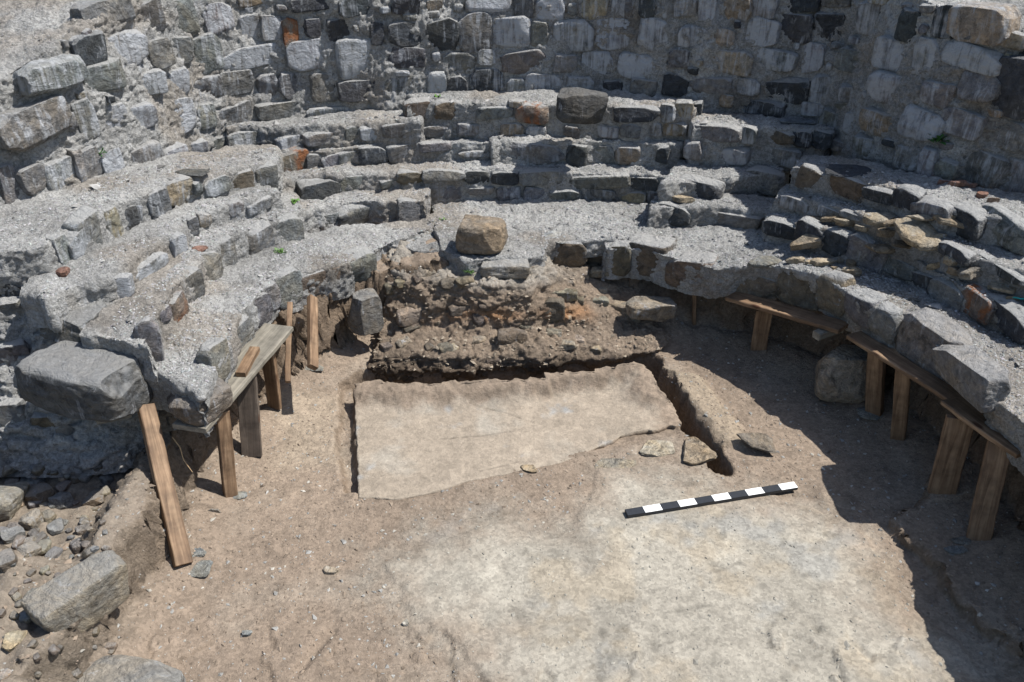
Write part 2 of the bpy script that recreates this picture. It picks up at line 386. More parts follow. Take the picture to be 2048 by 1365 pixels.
# left end face of the benches (faces the nave, in shade)
endf = empty('masonry_pier', at(60, 900, .3), 'shaded mortared end face of the left benches, under the big dark corner stone', 'masonry pier')
e_top = np.array([[-1.93, 4.12, .62], [-2.15, 4.16, .82], [-2.45, 4.22, .96], [-2.9, 4.36, 1.13], [-3.6, 4.5, 1.15]])
e_mid = np.array([[-1.98, 3.98, .5], [-2.15, 3.97, .5], [-2.45, 4.0, .55], [-2.9, 4.06, .6], [-3.6, 4.1, .6]])
e_bot = np.array([[-2.12, 3.98, .16], [-2.2, 3.82, .16], [-2.45, 3.78, .16], [-2.9, 3.78, .16], [-3.6, 3.8, .16]])
e_in0 = np.array([[-2.0, 4.62, .1], [-2.02, 4.62, .1], [-2.04, 4.62, .1], [-2.06, 4.62, .1], [-2.1, 4.62, .1]])
ribbon('mortar', [flip(e_bot), flip(e_mid), flip(e_top)], endf, amp=.026, seed=61, clod=.030, cl_sc=.13)
ribbon('return_face', [np.array([[-2.12, 3.99, .14], [-2.1, 4.5, .14]]), np.array([[-2.0, 3.99, .52], [-2.02, 4.5, .52]]), np.array([[-2.0, 4.05, .7], [-2.1, 4.5, .7]])][::-1], endf, amp=.022, seed=62)

# central platform (stub of the throne) with its front block
plat = empty('stone_platform', at(1000, 470, .62), 'low gravelly platform jutting out below the middle benches, under the warm brown block', 'platform')
def pribbon(lip, back, drop, seed): 
    return step(plat, lip, back, drop, 0.0, .1, seed=seed, name='tread')
pribbon([(880, 500, .63), (930, 517, .63), (1010, 517, .63), (1088, 515, .63), (1094, 484, .63), (1240, 478, .63), (1300, 470, .63)],
        [(860, 405, .63), (920, 404, .63), (1000, 406, .63), (1060, 407, .63), (1100, 408, .63), (1220, 410, .63), (1320, 414, .63)], .14, 71)
# left shoulder of the platform
pribbon([(770, 492, .60), (820, 500, .60), (880, 505, .60), (930, 520, .58)], [(830, 455, .60), (860, 440, .62), (885, 430, .62), (905, 425, .62)], .14, 72)

# ------------------------------------------------------------------ ground
def ang(P): return np.degrees(np.arctan2(P[:, 1] - C0[1], P[:, 0] - C0[0])) % 360
TB = np.array([[0, 2.42, .10, .55], [30, 2.42, .1, .55], [48, 2.36, .2, .5], [58, 2.2, .35, .46], [75, 2.02, .5, .46], [84, 2.0, .5, .46], [112, 2.05, .1, .6], [125, 2.25, .1, .6],
               [150, 2.17, .1, .6], [165, 2.12, .09, .56], [180, 2.10, .09, .5], [190, 2.10, .08, .33], [203, 2.30, .10, .26], [218, 2.75, .2, .24], [235, 3.6, .4, .2], [270, 9, 1, .1], [305, 9, 1, .1], [320, 2.9, .2, .3], [335, 2.55, .12, .45], [360, 2.42, .10, .55]])
def poly_dist(P, poly):
    d = np.full(len(P), 9.)
    tt = np.zeros(len(P)); acc = 0
    for a, b in zip(poly[:-1], poly[1:]):
        a = np.asarray(a)[:2]; b = np.asarray(b)[:2]; ab = b - a; L2 = ab @ ab
        t = np.clip(((P[:, :2] - a) @ ab) / L2, 0, 1)
        q = a + t[:, None] * ab; dd = np.linalg.norm(P[:, :2] - q, axis=1)
        m_ = dd < d; d[m_] = dd[m_]; tt[m_] = acc + t[m_]; acc += 1
    return d, tt / max(acc, 1)
def inside(P, poly):
    x, y = P[:, 0], P[:, 1]; r = np.zeros(len(P), bool); j = len(poly) - 1
    for i in range(len(poly)):
        xi, yi = poly[i][:2]; xj, yj = poly[j][:2]
        c = ((yi > y) != (yj > y)) & (x < (xj - xi) * (y - yi) / (yj - yi + 1e-12) + xi)
        r ^= c; j = i
    return r
def sdist(P, poly):                          # negative inside
    pl = list(poly) + [poly[0]]; d, _ = poly_dist(P, pl)
    return np.where(inside(P, poly), -d, d)
T_BACK = W3([(742, 762, 0), (900, 765, 0), (1080, 753, 0), (1180, 742, 0), (1290, 724, 0)])
T_RIGHT = W3([(1290, 728, 0), (1330, 780, 0), (1375, 845, 0), (1410, 890, 0), (1446, 938, 0)])
T_LEFT = W3([(700, 770, 0), (692, 850, 0), (694, 920, 0), (712, 975, 0)])
PALE = W3([(760, 1130, 0), (860, 1075, 0), (1000, 1040, 0), (1150, 1035, 0), (1185, 985, 0), (1200, 940, 0), (1330, 935, 0), (1450, 965, 0), (1620, 1010, 0), (1740, 1070, 0), (1800, 1200, 0), (1930, 1290, 0), (2000, 1500, 0), (1000, 1500, 0), (930, 1300, 0), (820, 1230, 0)])
STRIP = W3([(1330, 740, 0), (1400, 760, 0), (1440, 800, 0), (1480, 860, 0), (1490, 895, 0), (1440, 900, 0), (1390, 830, 0), (1340, 775, 0)])
PIT = W3([(1000, 1070, 0), (1080, 1030, 0), (1150, 1035, 0), (1150, 1085, 0), (1080, 1095, 0)])
RSTEP = W3([(1790, 1060, 0), (1850, 1140, 0), (1905, 1200, 0), (1990, 1280, 0), (2100, 1330, 0), (2400, 1500, 0), (2600, 1200, 0), (2100, 900, 0), (1900, 950, 0)])
BRUSH = W3([(560, 800, 0), (680, 790, 0), (685, 930, 0), (560, 930, 0)])
SLABP = W3([(714, 780, 0), (1272, 738, 0), (1360, 868, 0), (1200, 900, 0), (930, 965, 0), (722, 998, 0)])
def ground_h(P):
    a = ang(P); r = np.linalg.norm(P[:, :2] - C0, axis=1)
    r = r + .05 * noise(P, .35, 5) + .02 * noise(P, .09, 6)
    r0 = np.interp(a, TB[:, 0], TB[:, 1]); w = np.interp(a, TB[:, 0], TB[:, 2]); h = np.interp(a, TB[:, 0], TB[:, 3])
    h = np.minimum(h, .46)
    lf = ss(-1.62, -1.85, P[:, 0]) * ss(4.05, 3.88, P[:, 1]); h = h * (1 - lf) + np.minimum(h, .31) * lf
    hol = ss(-2.0, -2.22, P[:, 0] + .06 * noise(P, .3, 7)) * ss(2.95, 3.2, P[:, 1] + .25 * (P[:, 0] + 2.3)) * lf; h = h * (1 - .85 * hol)  # hollow left of the ridge, shaped so pier and ridge shadows reach further
    z = h * ss(0, 1, (r - r0) / w)
    z += .030 * ss(.5, 1.0, (r - 1.3)) * (a < 120)
    # gentle foot of the banks
    z += .07 * ss(-.35, 0.0, r - r0)
    dp, tp = poly_dist(P, T_BACK); z -= .25 * (1 - ss(.10, .14, dp + .02 * noise(P, .07, 8)))
    dp, tp = poly_dist(P, T_RIGHT); wd = .06 - .02 * tp; z -= .24 * (1 - ss(0, .03, dp + .02 * noise(P, .06, 9) - wd))
    dp, tp = poly_dist(P, T_LEFT); z -= .07 * (1 - ss(.02, .08, dp + .02 * noise(P, .06, 9)))
    s = sdist(P, STRIP); z += .05 * (1 - ss(-.05, .03, s + .03 * noise(P, .1, 4)))
    s = sdist(P, PALE); edge = s + .05 * noise(P, .22, 12) + .02 * noise(P, .06, 13)
    z += .012 * (1 - ss(-.02, .01, edge))
    s = sdist(P, PIT); z -= .02 * (1 - ss(-.06, .06, s))
    s = sdist(P, RSTEP) + .05 * noise(P, .2, 14) + .03 * noise(P, .06, 15); z += .07 * (1 - ss(-.02, .03, s))
    sl = sdist(P, SLABP); z += .014 * (1 - ss(.02, .20, sl)) * (P[:, 1] < 4.65) * (sl > 0); z -= .10 * (sl < -.09)
    # slightly sunken damp hollow and scraped ridge at the lower left
    dp, _ = poly_dist(P, W3([(600, 1340, 0), (640, 1290, 0), (660, 1270, 0)])); z -= .03 * (1 - ss(0, .05, dp))
    rough = .25 + .75 * (1 - ss(-.1, .1, -(sdist(P, PALE))))
    steep = ss(-.08, .05, r - r0)
    z += (.010 + .03 * steep) * rough * fbm(P, .25, 21, 3) + (.004 + .010 * steep) * rough * fbm(P, .06, 22, 3)
    # flaked plaster terraces near the bottom edge
    fl = noise(P, .30, 31) + .5 * noise(P, .1, 32)
    low = 1 - ss(2.75, 3.0, P[:, 1])
    z += .017 * ss(.0, .02, fl + .25 * noise(P, .04, 33)) * low
    return z
def soil_col(P, z, slope):
    c = np.repeat(col3(.208, .160, .118)[None], len(P), 0)
    k = 1 + .15 * fbm(P, .5, 41, 6, .62)
    gry = ss(0, .8, fbm(P, .4, 43, 4))[:, None]
    c = c * (1 - .4 * gry) + col3(.25, .215, .17)[None] * .4 * gry
    s = sdist(P, PALE) + .12 * fbm(P, .3, 44, 5, .65)
    m = (1 - ss(-.42, .28, s + .12 * fbm(P, .08, 61, 4)))[:, None] * .85
    pale = col3(.288, .265, .218)[None] * (1 + .17 * fbm(P, .25, 45, 6, .65)[:, None])
    blue = ss(.25, .8, fbm(P, .28, 46, 5, .6))[:, None]; pale = pale * (1 - .45 * blue) + col3(.215, .225, .22)[None] * .45 * blue
    ochre = ss(.1, .7, fbm(P, .3, 47, 5, .6))[:, None]; pale = pale * (1 - .4 * ochre) + col3(.30, .24, .16)[None] * .4 * ochre
    c = c * (1 - m) + pale * m
    s = sdist(P, STRIP); m = (1 - ss(-.04, .04, s + .03 * noise(P, .1, 4)))[:, None] * .7
    c = c * (1 - m) + col3(.28, .225, .16)[None] * m
    s = sdist(P, BRUSH); m = (1 - ss(-.1, .1, s + .06 * noise(P, .2, 4)))[:, None] * .5
    c = c * (1 - m) + col3(.32, .26, .19)[None] * m
    # excavated banks and trench sides: deeper brown earth
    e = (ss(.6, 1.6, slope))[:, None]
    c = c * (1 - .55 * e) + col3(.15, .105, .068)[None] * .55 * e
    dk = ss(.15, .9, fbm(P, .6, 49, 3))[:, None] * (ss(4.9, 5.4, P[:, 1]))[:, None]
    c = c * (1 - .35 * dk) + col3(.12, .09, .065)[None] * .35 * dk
    # terrace on the far left: greyer rubble earth, also darkened to stand in for shade
    t_ = (ss(-1.7, -2.0, P[:, 0]) * (P[:, 1] < 4.2))[:, None]
    c = c * (1 - .5 * t_) + col3(.17, .15, .12)[None] * .5 * t_
    # hair cracks and dark scuffs in the plaster floor
    for ln in ([(1480, 1130), (1380, 1165), (1290, 1190)], [(1090, 1365), (1180, 1330), (1270, 1310), (1400, 1270)], [(1280, 1210), (1330, 1230), (1420, 1215)]):
        d, _ = poly_dist(P, W3([(a, b, 0) for a, b in ln])); c = c * (1 - .22 * (1 - ss(.002, .010, d + .01 * noise(P, .05, 4))))[:, None]
    dk = ss(.45, .9, fbm(P, .09, 52, 4, .6))[:, None]; c = c * (1 - .22 * dk)
    return c * k[:, None]
x0, x1, y0, y1, st = -3.8, 4.2, -.4, 6.3, .0135
# finer in view, coarser beyond
def axis(lo, hi, a, b, fine, coarse):
    return np.r_[np.arange(lo, a, coarse), np.arange(a, b, fine), np.arange(b, hi + coarse, coarse)]
gx = axis(x0, x1, -2.5, 2.95, .0125, .06); gy = axis(y0, y1, 2.25, 6.1, .0125, .06)
X, Y = np.meshgrid(gx, gy, indexing='ij'); P = np.stack([X.ravel(), Y.ravel(), np.zeros(X.size)], 1)
z = ground_h(P); Z = z.reshape(X.shape)
gz = np.hypot(np.gradient(Z, gx, axis=0), np.gradient(Z, gy, axis=1)).ravel()
P3 = P.copy(); P3[:, 2] = z
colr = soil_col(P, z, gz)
# sideways crumble on the steep parts, so that banks are not smooth curtains
stp = ss(.5, 1.5, gz)[:, None]
wf1, wcr, wrv = worley(P3 * [1, 1, 1.6], .085, 60); wg1, wgr, wgv = worley(P3 * [1, 1, 1.4], .035, 62)
cl_ = ss(.02, .07, z) * (.022 * wrv - .015 * (1 - ss(0, .3, wcr)) + .009 * wgv) * stp[:, 0]; vv_ = P3[:, :2] - C0; vv_ /= np.linalg.norm(vv_, axis=1, keepdims=True) + 1e-6
P3[:, :2] += vv_ * cl_[:, None]; P3[:, 2] += .5 * cl_
stp = stp * (.3 + .7 * ss(-.02, .05, z))[:, None]
P3[:, 0] += (.03 * fbm(P3 * [1, 1, 1], .09, 70, 3) * stp[:, 0]); P3[:, 1] += (.03 * fbm(P3, .09, 71, 3) * stp[:, 0])
gF = grid_faces(len(gx), len(gy))
sm_ = np.maximum(.66 * (1 - ss(-.2, .15, sdist(P, PALE) + .1 * fbm(P, .25, 44, 4))), .35 * (1 - stp[:, 0]))
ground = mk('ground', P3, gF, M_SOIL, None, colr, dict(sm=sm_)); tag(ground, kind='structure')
G_BVH = BVHTree.FromPolygons([tuple(v) for v in P3.tolist()], gF.tolist())
# land around the ruin
th = np.linspace(0, 2 * math.pi, 97); rr = np.array([4.9, 5.4, 6.5, 9, 14, 25, 60, 150])
A, Rr = np.meshgrid(th, rr, indexing='ij'); q = np.stack([C0[0] + Rr.ravel() * np.cos(A.ravel()), C0[1] + Rr.ravel() * np.sin(A.ravel()), 0 * A.ravel()], 1)
q[:, 2] = -.04 + 1.5 * ss(-.35, .2, np.sin(A.ravel())) + .05 * fbm(q, 2., 81, 3)
tag(mk('terrain', q, grid_faces(len(th), len(rr)), M_SOIL, None, np.repeat(col3(.2, .16, .11)[None], len(q), 0)), kind='structure')

# ------------------------------------------------------------------ earth mound under the platform
def soilmound_col(P):
    cc = np.repeat(col3(.19, .145, .105)[None], len(P), 0)
    gk = ss(.42, .56, P[:, 2] + .08 * noise(P, .2, 98))[:, None]
    cc = cc * (1 - gk) + col3(.27, .24, .20)[None] * gk
    band = (np.exp(-((P[:, 2] - .24 - .06 * noise(P, .4, 90)) / .05) ** 2) * ss(-.2, .4, noise(P, .25, 89)))[:, None]
    cc = cc * (1 - .8 * band) + col3(.30, .155, .07)[None] * .8 * band
    dkb = (1 - ss(.02, .13, P[:, 2] + .03 * noise(P, .1, 86)))[:, None] * (P[:, 0] < .75)[:, None]; cc = cc * (1 - .8 * dkb) + col3(.085, .062, .042)[None] * .8 * dkb  # darkened foot: damp earth plus painted shade of the undercut face
    rs = ss(.35, .7, P[:, 0] + .1 * noise(P, .2, 85))[:, None]; cc = cc * (1 - .7 * rs) + col3(.205, .158, .116)[None] * .7 * rs
    return cc * (1 + .22 * fbm(P, .12, 88, 3))[:, None]
def mline(pts):
    q = W3(pts); first = q[0] + np.array([.06, .5, 0]); return np.vstack([first[None], q])
c0 = mline([(738, 774, -.16), (900, 779, -.16), (1080, 767, -.16), (1092, 755, -.16), (1180, 745, -.16), (1300, 722, -.16)])
c1 = mline([(738, 737, .03), (900, 745, .03), (1080, 732, .03), (1150, 722, .03), (1240, 713, .03), (1320, 700, .03)])
c2 = mline([(742, 715, .11), (820, 712, .12), (900, 716, .12), (1080, 706, .12), (1150, 695, .10), (1240, 694, .06), (1335, 690, .04)])
c3 = mline([(768, 640, .20), (850, 655, .20), (960, 662, .20), (1080, 655, .20), (1140, 650, .18), (1230, 668, .11), (1340, 676, .06)])
c4 = mline([(770, 590, .36), (850, 604, .36), (960, 612, .36), (1060, 615, .35), (1120, 618, .30), (1215, 640, .17), (1340, 655, .07)])
c5 = mline([(775, 545, .50), (850, 560, .50), (960, 570, .50), (1060, 570, .49), (1110, 570, .42), (1215, 605, .25), (1335, 630, .13)])
c6 = mline([(780, 500, .58), (850, 510, .575), (930, 525, .56), (1080, 530, .54), (1105, 520, .48), (1210, 560, .32), (1330, 600, .20)])
c7 = mline([(790, 480, .58), (860, 490, .58), (930, 500, .56), (1080, 500, .54), (1110, 490, .46), (1215, 520, .34), (1330, 570, .22)])
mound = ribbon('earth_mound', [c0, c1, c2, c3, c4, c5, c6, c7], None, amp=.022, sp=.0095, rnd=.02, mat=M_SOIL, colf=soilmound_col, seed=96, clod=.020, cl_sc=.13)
tag(mound, 'crumbling brown earth mound left standing in front of the platform, studded with stones', 'earth mound')

# ------------------------------------------------------------------ plaster platform
def plaster():
    back = W3([(708, 778, .05), (760, 772, .07), (800, 780, .07), (900, 774, .08), (1000, 768, .08), (1090, 766, .08), (1092, 757, .09), (1180, 752, .09), (1240, 740, .10), (1272, 732, .11)])
    right = W3([(1272, 732, .11), (1300, 752, .085), (1318, 790, .05), (1345, 812, .03), (1360, 850, .02)])
    front = W3([(718, 998, .018), (800, 999, .018), (870, 985, .018), (940, 963, .018), (1040, 945, .018), (1120, 930, .018), (1190, 905, .018), (1240, 882, .018), (1300, 874, .018), (1360, 868, .018)])
    n, m_ = 200, 110
    B = resample(back, n); Fr = resample(front, n)
    u = np.linspace(0, 1, n)[:, None, None]; v = np.linspace(0, 1, m_)[None, :, None]
    G = Fr[:, None] * (1 - v) + B[:, None] * v
    R = resample(right, m_)[::-1]; Lf = Fr[0][None] * (1 - v[0]) + B[0][None] * v[0]
    lin = Fr[-1][None] * (1 - v[0]) + B[-1][None] * v[0]
    G = G + (u ** 3) * (R - lin)[None]
    P = G.reshape(-1, 3)
    vv = np.broadcast_to(v[..., 0], (n, m_)).ravel(); uu = np.broadcast_to(u[..., 0], (n, m_)).ravel()
    inner = np.minimum(vv * 0 + 1, 1)
    # dished middle, raised rims at the back and right
    rim = np.maximum(ss(.78, .93, vv + .03 * noise(P, .15, 3)), ss(.86, .97, uu + .02 * noise(P, .15, 4)))
    rim = np.maximum(ss(.78, .93, vv + .03 * noise(P, .15, 3)), ss(.86, .97, uu + .02 * noise(P, .15, 4)) * ss(.1, .45, vv))
    base = .02 + (P[:, 2] - .02) * rim * 1.0
    P[:, 2] = base + .002 * fbm(P, .4, 5, 4) + .006 * rim * fbm(P, .03, 6, 4) + .042 * rim * ss(.84, .97, np.maximum(vv, uu - .02) + .015 * noise(P, .05, 7))
    shelf = .6 * ss(.0, .03, noise(P, .35, 8) + .4 * noise(P, .1, 9)) * (1 - ss(.1, .25, vv)); P[:, 2] += .010 * shelf
    ed = np.minimum(np.minimum(vv, 1 - vv), np.minimum(uu, 1 - uu))
    P[:, :2] += (ed < .02)[:, None] * np.where((vv > .9) | (uu > .9), .018, .006)[:, None] * np.stack([fbm(P, .05, 10, 3), fbm(P, .05, 11, 3)], 1)
    c = np.repeat(col3(.268, .222, .170)[None], len(P), 0)
    g = ss(.1, .8, fbm(P, .3, 13, 4))[:, None] * ((1 - rim)[:, None]); c = c * (1 - .45 * g) + col3(.33, .31, .265)[None] * .45 * g
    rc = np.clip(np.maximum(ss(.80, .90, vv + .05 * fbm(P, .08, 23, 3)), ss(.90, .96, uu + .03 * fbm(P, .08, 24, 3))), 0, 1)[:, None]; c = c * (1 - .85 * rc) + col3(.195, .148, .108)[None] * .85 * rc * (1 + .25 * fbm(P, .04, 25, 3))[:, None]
    bl = (ss(.6, 1.3, fbm(P, .16, 14, 4)) * (1 - rim))[:, None]; c = c * (1 - .6 * bl) + col3(.28, .31, .33)[None] * .6 * bl
    c *= (1 + .13 * fbm(P, .25, 15, 6, .65))[:, None]
    # fine cracks
    for ln in ([(880, 870), (960, 865), (1040, 852)], [(940, 803), (1010, 818), (1070, 840)], [(960, 935), (1000, 925), (1040, 915)]):
        d, _ = poly_dist(P, W3([(a, b, .05) for a, b in ln])); k = (1 - ss(.002, .008, d + .004 * noise(P, .03, 4)))
        c *= (1 - .28 * k)[:, None]; P[:, 2] -= .003 * k
    idx = np.arange(n * m_).reshape(n, m_)
    loop = np.r_[idx[:, 0], idx[-1, 1:], idx[::-1, -1][1:], idx[0, ::-1][1:-1]]
    faces = [grid_faces(n, m_)]
    V = [P]; cols = [c]; prev = loop; cnt = n * m_
    Pl = P[loop]
    for k in range(1, 9):
        Q = Pl.copy(); Q[:, 2] -= .03 * k
        Q[:, :2] += .012 * np.stack([noise(Q, .05, 20), noise(Q, .05, 21)], 1) * min(1, k)
        ids = np.arange(cnt, cnt + len(Q)); cnt += len(Q)
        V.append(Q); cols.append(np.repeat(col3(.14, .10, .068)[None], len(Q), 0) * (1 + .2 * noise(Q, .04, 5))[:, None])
        faces.append(np.stack([prev, ids, np.roll(ids, -1), np.roll(prev, -1)], 1)); prev = ids
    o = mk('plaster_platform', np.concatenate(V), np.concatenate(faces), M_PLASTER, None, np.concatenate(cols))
    tag(o, 'low rectangular beige plaster platform in the middle of the pit, trenched round three sides', 'plaster platform')
    BVH_V.append(o_verts(o)); BVH_F.append(grid_faces(n, m_))
    return o
def o_verts(o):
    v = np.empty(len(o.data.vertices) * 3, np.float32); o.data.vertices.foreach_get('co', v); return v.reshape(-1, 3)
plaster()

def build_bvh():
    Vs, Fs, k = [], [], 0
    for v, f in zip(BVH_V, BVH_F):
        Vs += [tuple(p) for p in np.asarray(v).tolist()]; Fs += (np.asarray(f) + k).tolist(); k += len(v)
    return BVHTree.FromPolygons(Vs, Fs)
BVH = build_bvh()
CAMV = Vector((0, 0, CAM_H))
def cast(x, y):
    d = Vector(ray(x, y).tolist()).normalized()
    best = None
    for b in (BVH, G_BVH):
        h = b.ray_cast(CAMV, d)
        if h[0] is not None and (best is None or h[3] < best[3]): best = h
    if best is None: return None
    nrm = Vector(best[1]); 
    if nrm.dot(d) > 0: nrm = -nrm
    return Vector(best[0]), nrm, best[3]

# ------------------------------------------------------------------ stones
_cs = {}
def cubesphere(n):
    if n in _cs: return _cs[n]
    V = []; F = []
    t = np.linspace(-1, 1, n); t = np.tan(t * math.pi / 4)
    for ax in range(3):
        for s in (-1, 1):
            a, b = np.meshgrid(t, t, indexing='ij'); p = np.zeros((n, n, 3)); p[..., ax] = s
            p[..., (ax + 1) % 3] = a; p[..., (ax + 2) % 3] = b
            f = grid_faces(n, n) + len(V) * n * n
            if s < 0: f = f[:, ::-1]
            V.append(p.reshape(-1, 3)); F.append(f)
    V = np.concatenate(V); F = np.concatenate(F)
    key = np.round(V, 5); _, inv_idx, inv = np.unique(key, axis=0, return_index=True, return_inverse=True)
    inv = inv.ravel(); V = V[inv_idx]; F = inv[F]
    V = V / np.linalg.norm(V, axis=1, keepdims=True)
    _cs[n] = (V, F); return V, F
def rock(size, seed, n=11, sq=4.0, cuts=5, rough=.05, cut_depth=(.62, .95), strat=0, front=False, flat=False):
    """angular stone filling a box of the given size, centred on its origin"""
    r_ = np.random.default_rng(seed)
    V, F = cubesphere(n)
    p = V / (np.sum(np.abs(V) ** sq, 1) ** (1 / sq))[:, None]
    p = p * (1 + r_.uniform(-.12, .12, 3) * p[:, [1, 2, 0]])           # taper
    for _ in range(cuts):
        nv = r_.normal(size=3) * ([1, 1, .12] if flat else [1, 1, 1]); nv /= np.linalg.norm(nv)
        h = np.max(p @ nv) * r_.uniform(*cut_depth); d = p @ nv - h
        p = p - nv[None] * (np.maximum(d, 0))[:, None]
    if front:
        for k in range(2):
            nv = np.array([r_.normal(0, .16), -1, r_.normal(0, .16)]); nv /= np.linalg.norm(nv)
            h = np.max(p @ nv) * r_.uniform(.70, .86); d = p @ nv - h; p = p - nv[None] * (np.maximum(d, 0) * .95)[:, None]
        for sx in (-1, 1):                       # bevelled corners in the plane of the face
            for sz in (-1, 1):
                nv = np.array([sx * r_.uniform(.5, 1), r_.uniform(-.3, .2), sz * r_.uniform(.5, 1)]); nv /= np.linalg.norm(nv)
                h = np.max(p @ nv) * r_.uniform(.80, 1.02); d = p @ nv - h; p = p - nv[None] * (np.maximum(d, 0))[:, None]
    sc = np.asarray(size) / 2
    o_ = r_.uniform(0, 50, 3)
    nr = fbm(p * .9 + o_, .9, seed % 97, 4, .55)
    p = p * (1 + rough * nr + rough * .5 * np.abs(noise(p + o_, .25, seed % 89)))[:, None]
    if strat: p[:, 0] += strat * noise(np.stack([p[:, 2] * 6 + o_[0], 0 * p[:, 0], 0 * p[:, 0]], 1), 1.0, seed % 31)
    mx_ = np.abs(p).max(0); q = p / mx_
    return q * sc[None], F, q
TONES = {'d': (.048, .053, .06), 'g': (.15, .153, .152), 'w': (.16, .163, .167), 't': (.225, .195, .15), 'b': (.135, .112, .088), 'r': (.15, .13, .11), 'l': (.18, .18, .17)}
def tone_col(t, r_):
    c = np.array(TONES[t.lower()]); 
    return c * r_.uniform(.8, 1.25) * (1 + r_.uniform(-.05, .05, 3))
class Batch:
    def __init__(s, name=None, parent=None): s.one = (name, parent); s.V = []; s.F = []; s.c = []; s.e = []; s.s = []; s.m = []; s.r = []; s.k = 0
    def add(s, V, F, c, e, streak, smear, rust):
        if s.one[0]:
            b = Batch(); b.add(V, F, c, e, streak, smear, rust); return b.build(*s.one)
        n = len(V); s.V.append(V); s.F.append(F + s.k); s.k += n
        s.c.append(np.repeat(np.asarray(c)[None], n, 0)); s.e.append(e)
        s.s.append(np.full(n, streak)); s.m.append(np.full(n, smear)); s.r.append(np.full(n, rust) if np.isscalar(rust) else rust)
    def build(s, name, parent=None):
        if not s.V: return None
        return mk(name, np.concatenate(s.V), np.concatenate(s.F), M_STONE, parent, np.concatenate(s.c),
                  dict(edge=np.concatenate(s.e), streak=np.concatenate(s.s), smear=np.concatenate(s.m), rust=np.concatenate(s.r)))
K = 700 / 2046.
ZO = {'A': (0, 0), 'B': (680, 0), 'C': (1348, 0), 'D': (0, 440), 'E': (680, 440), 'F': (1348, 440), 'G': (0, 898), 'H': (1348, 898), 'P': (0, 0)}
def parse(z, txt):
    ox, oy = ZO[z]; k = 1 if z == 'P' else K; out = []
    for it in txt.split():
        a = it.split(','); x0, y0, x1, y1 = [float(v) * k for v in a[:4]]
        out.append((ox + x0, oy + y0, ox + x1, oy + y1, a[4]))
    return out
def fit_stone(b, prot=None):
    """position, frame and size of a stone whose outline fills pixel box b on the masonry"""
    x0, y0, x1, y1 = b[:4]; hits = []
    for fx in (.25, .5, .75):
        for fy in (.3, .5, .7):
            h = cast(x0 + (x1 - x0) * fx, y0 + (y1 - y0) * fy)
            if h: hits.append(h)
    if not hits: return None
    ri = [h for h in hits if h[1].z < .72] or hits
    ri.sort(key=lambda h: h[2]); dist = ri[len(ri) // 2][2]
    d = Vector(ray((x0 + x1) / 2, (y0 + y1) / 2).tolist()).normalized(); p = CAMV + d * dist
    v = Vector((C0[0] - p.x, C0[1] - p.y, 0))
    if p.x < -1.9 and p.y < 4.45 and p.z < 1.1 and abs(p.y - 4.1) < .35 and x1 < 330: v = Vector((.15, -1, 0))
    nrm = v.normalized(); tan = Vector((-nrm.y, nrm.x, 0)) ; tan = tan if tan.x > 0 else -tan
    dep = depth_of(p); al = math.atan2(CAM_H - p.z, math.hypot(p.x, p.y))
    # tangent as seen across the view
    vd = Vector((p.x, p.y, 0)).normalized(); rt = Vector((vd.y, -vd.x, 0))
    tx = max(abs(tan.dot(rt)), .42); ty = abs(tan.dot(vd))
    w = (x1 - x0) / F_PX * dep / tx
    w = min(w, .75)
    h = ((y1 - y0) / F_PX * dep - w * ty * math.sin(al) * .8) / math.cos(al)
    h = min(max(h, .35 * (y1 - y0) / F_PX * dep, .045), .5)
    return p, tan, nrm, w, h, dep
def wallstone(bt, b, seed, prot=.02, n=9, smear=.9, cuts=4, wsc=1.14):
    f = fit_stone(b)
    if not f: return
    p, tan, nrm, w, h, dep = f; r_ = np.random.default_rng(seed)
    t = b[4]; dp = min(max(.7 * min(w, h * 1.5), .09), .3)
    V, F, q = rock((w * wsc, dp, h * wsc), seed, n, sq=r_.uniform(7, 14), cuts=cuts + 5, rough=.035, cut_depth=(.80, .98), front=True)
    a = r_.uniform(-.12, .12); R = np.array(tan)[None] ; 
    X_ = np.array(tan); Y_ = -np.array(nrm); Z_ = np.array([0, 0, 1.])
    Xr = X_ * math.cos(a) + Z_ * math.sin(a); Zr = -X_ * math.sin(a) + Z_ * math.cos(a)
    tilt = r_.uniform(-.06, .16); Yr = Y_ * math.cos(tilt) + Zr * math.sin(tilt); Zr = Zr * math.cos(tilt) - Y_ * math.sin(tilt)
    Wp = V[:, :1] * Xr + V[:, 1:2] * Yr + V[:, 2:] * Zr
    c = np.array(p) - np.array(nrm) * (dp / 2 - prot - .02 * r_.random())
    e = np.maximum(np.abs(q[:, 0]), np.abs(q[:, 2])) * .92
    lw = t.lower(); streak = {'w': r_.uniform(.75, 1.0), 'd': r_.uniform(.1, .5), 'g': r_.uniform(.15, .65), 't': .45, 'l': .5}.get(lw, .15)
    rust = 0.
    if lw == 'r': rust = ss(.0, .5, noise(Wp * [14, 14, 4] + seed, 1, 3)) * 1.0
    bt.add(Wp + c, F, tone_col(t, r_), e, streak if p.z > .95 else streak * .45, smear, rust)

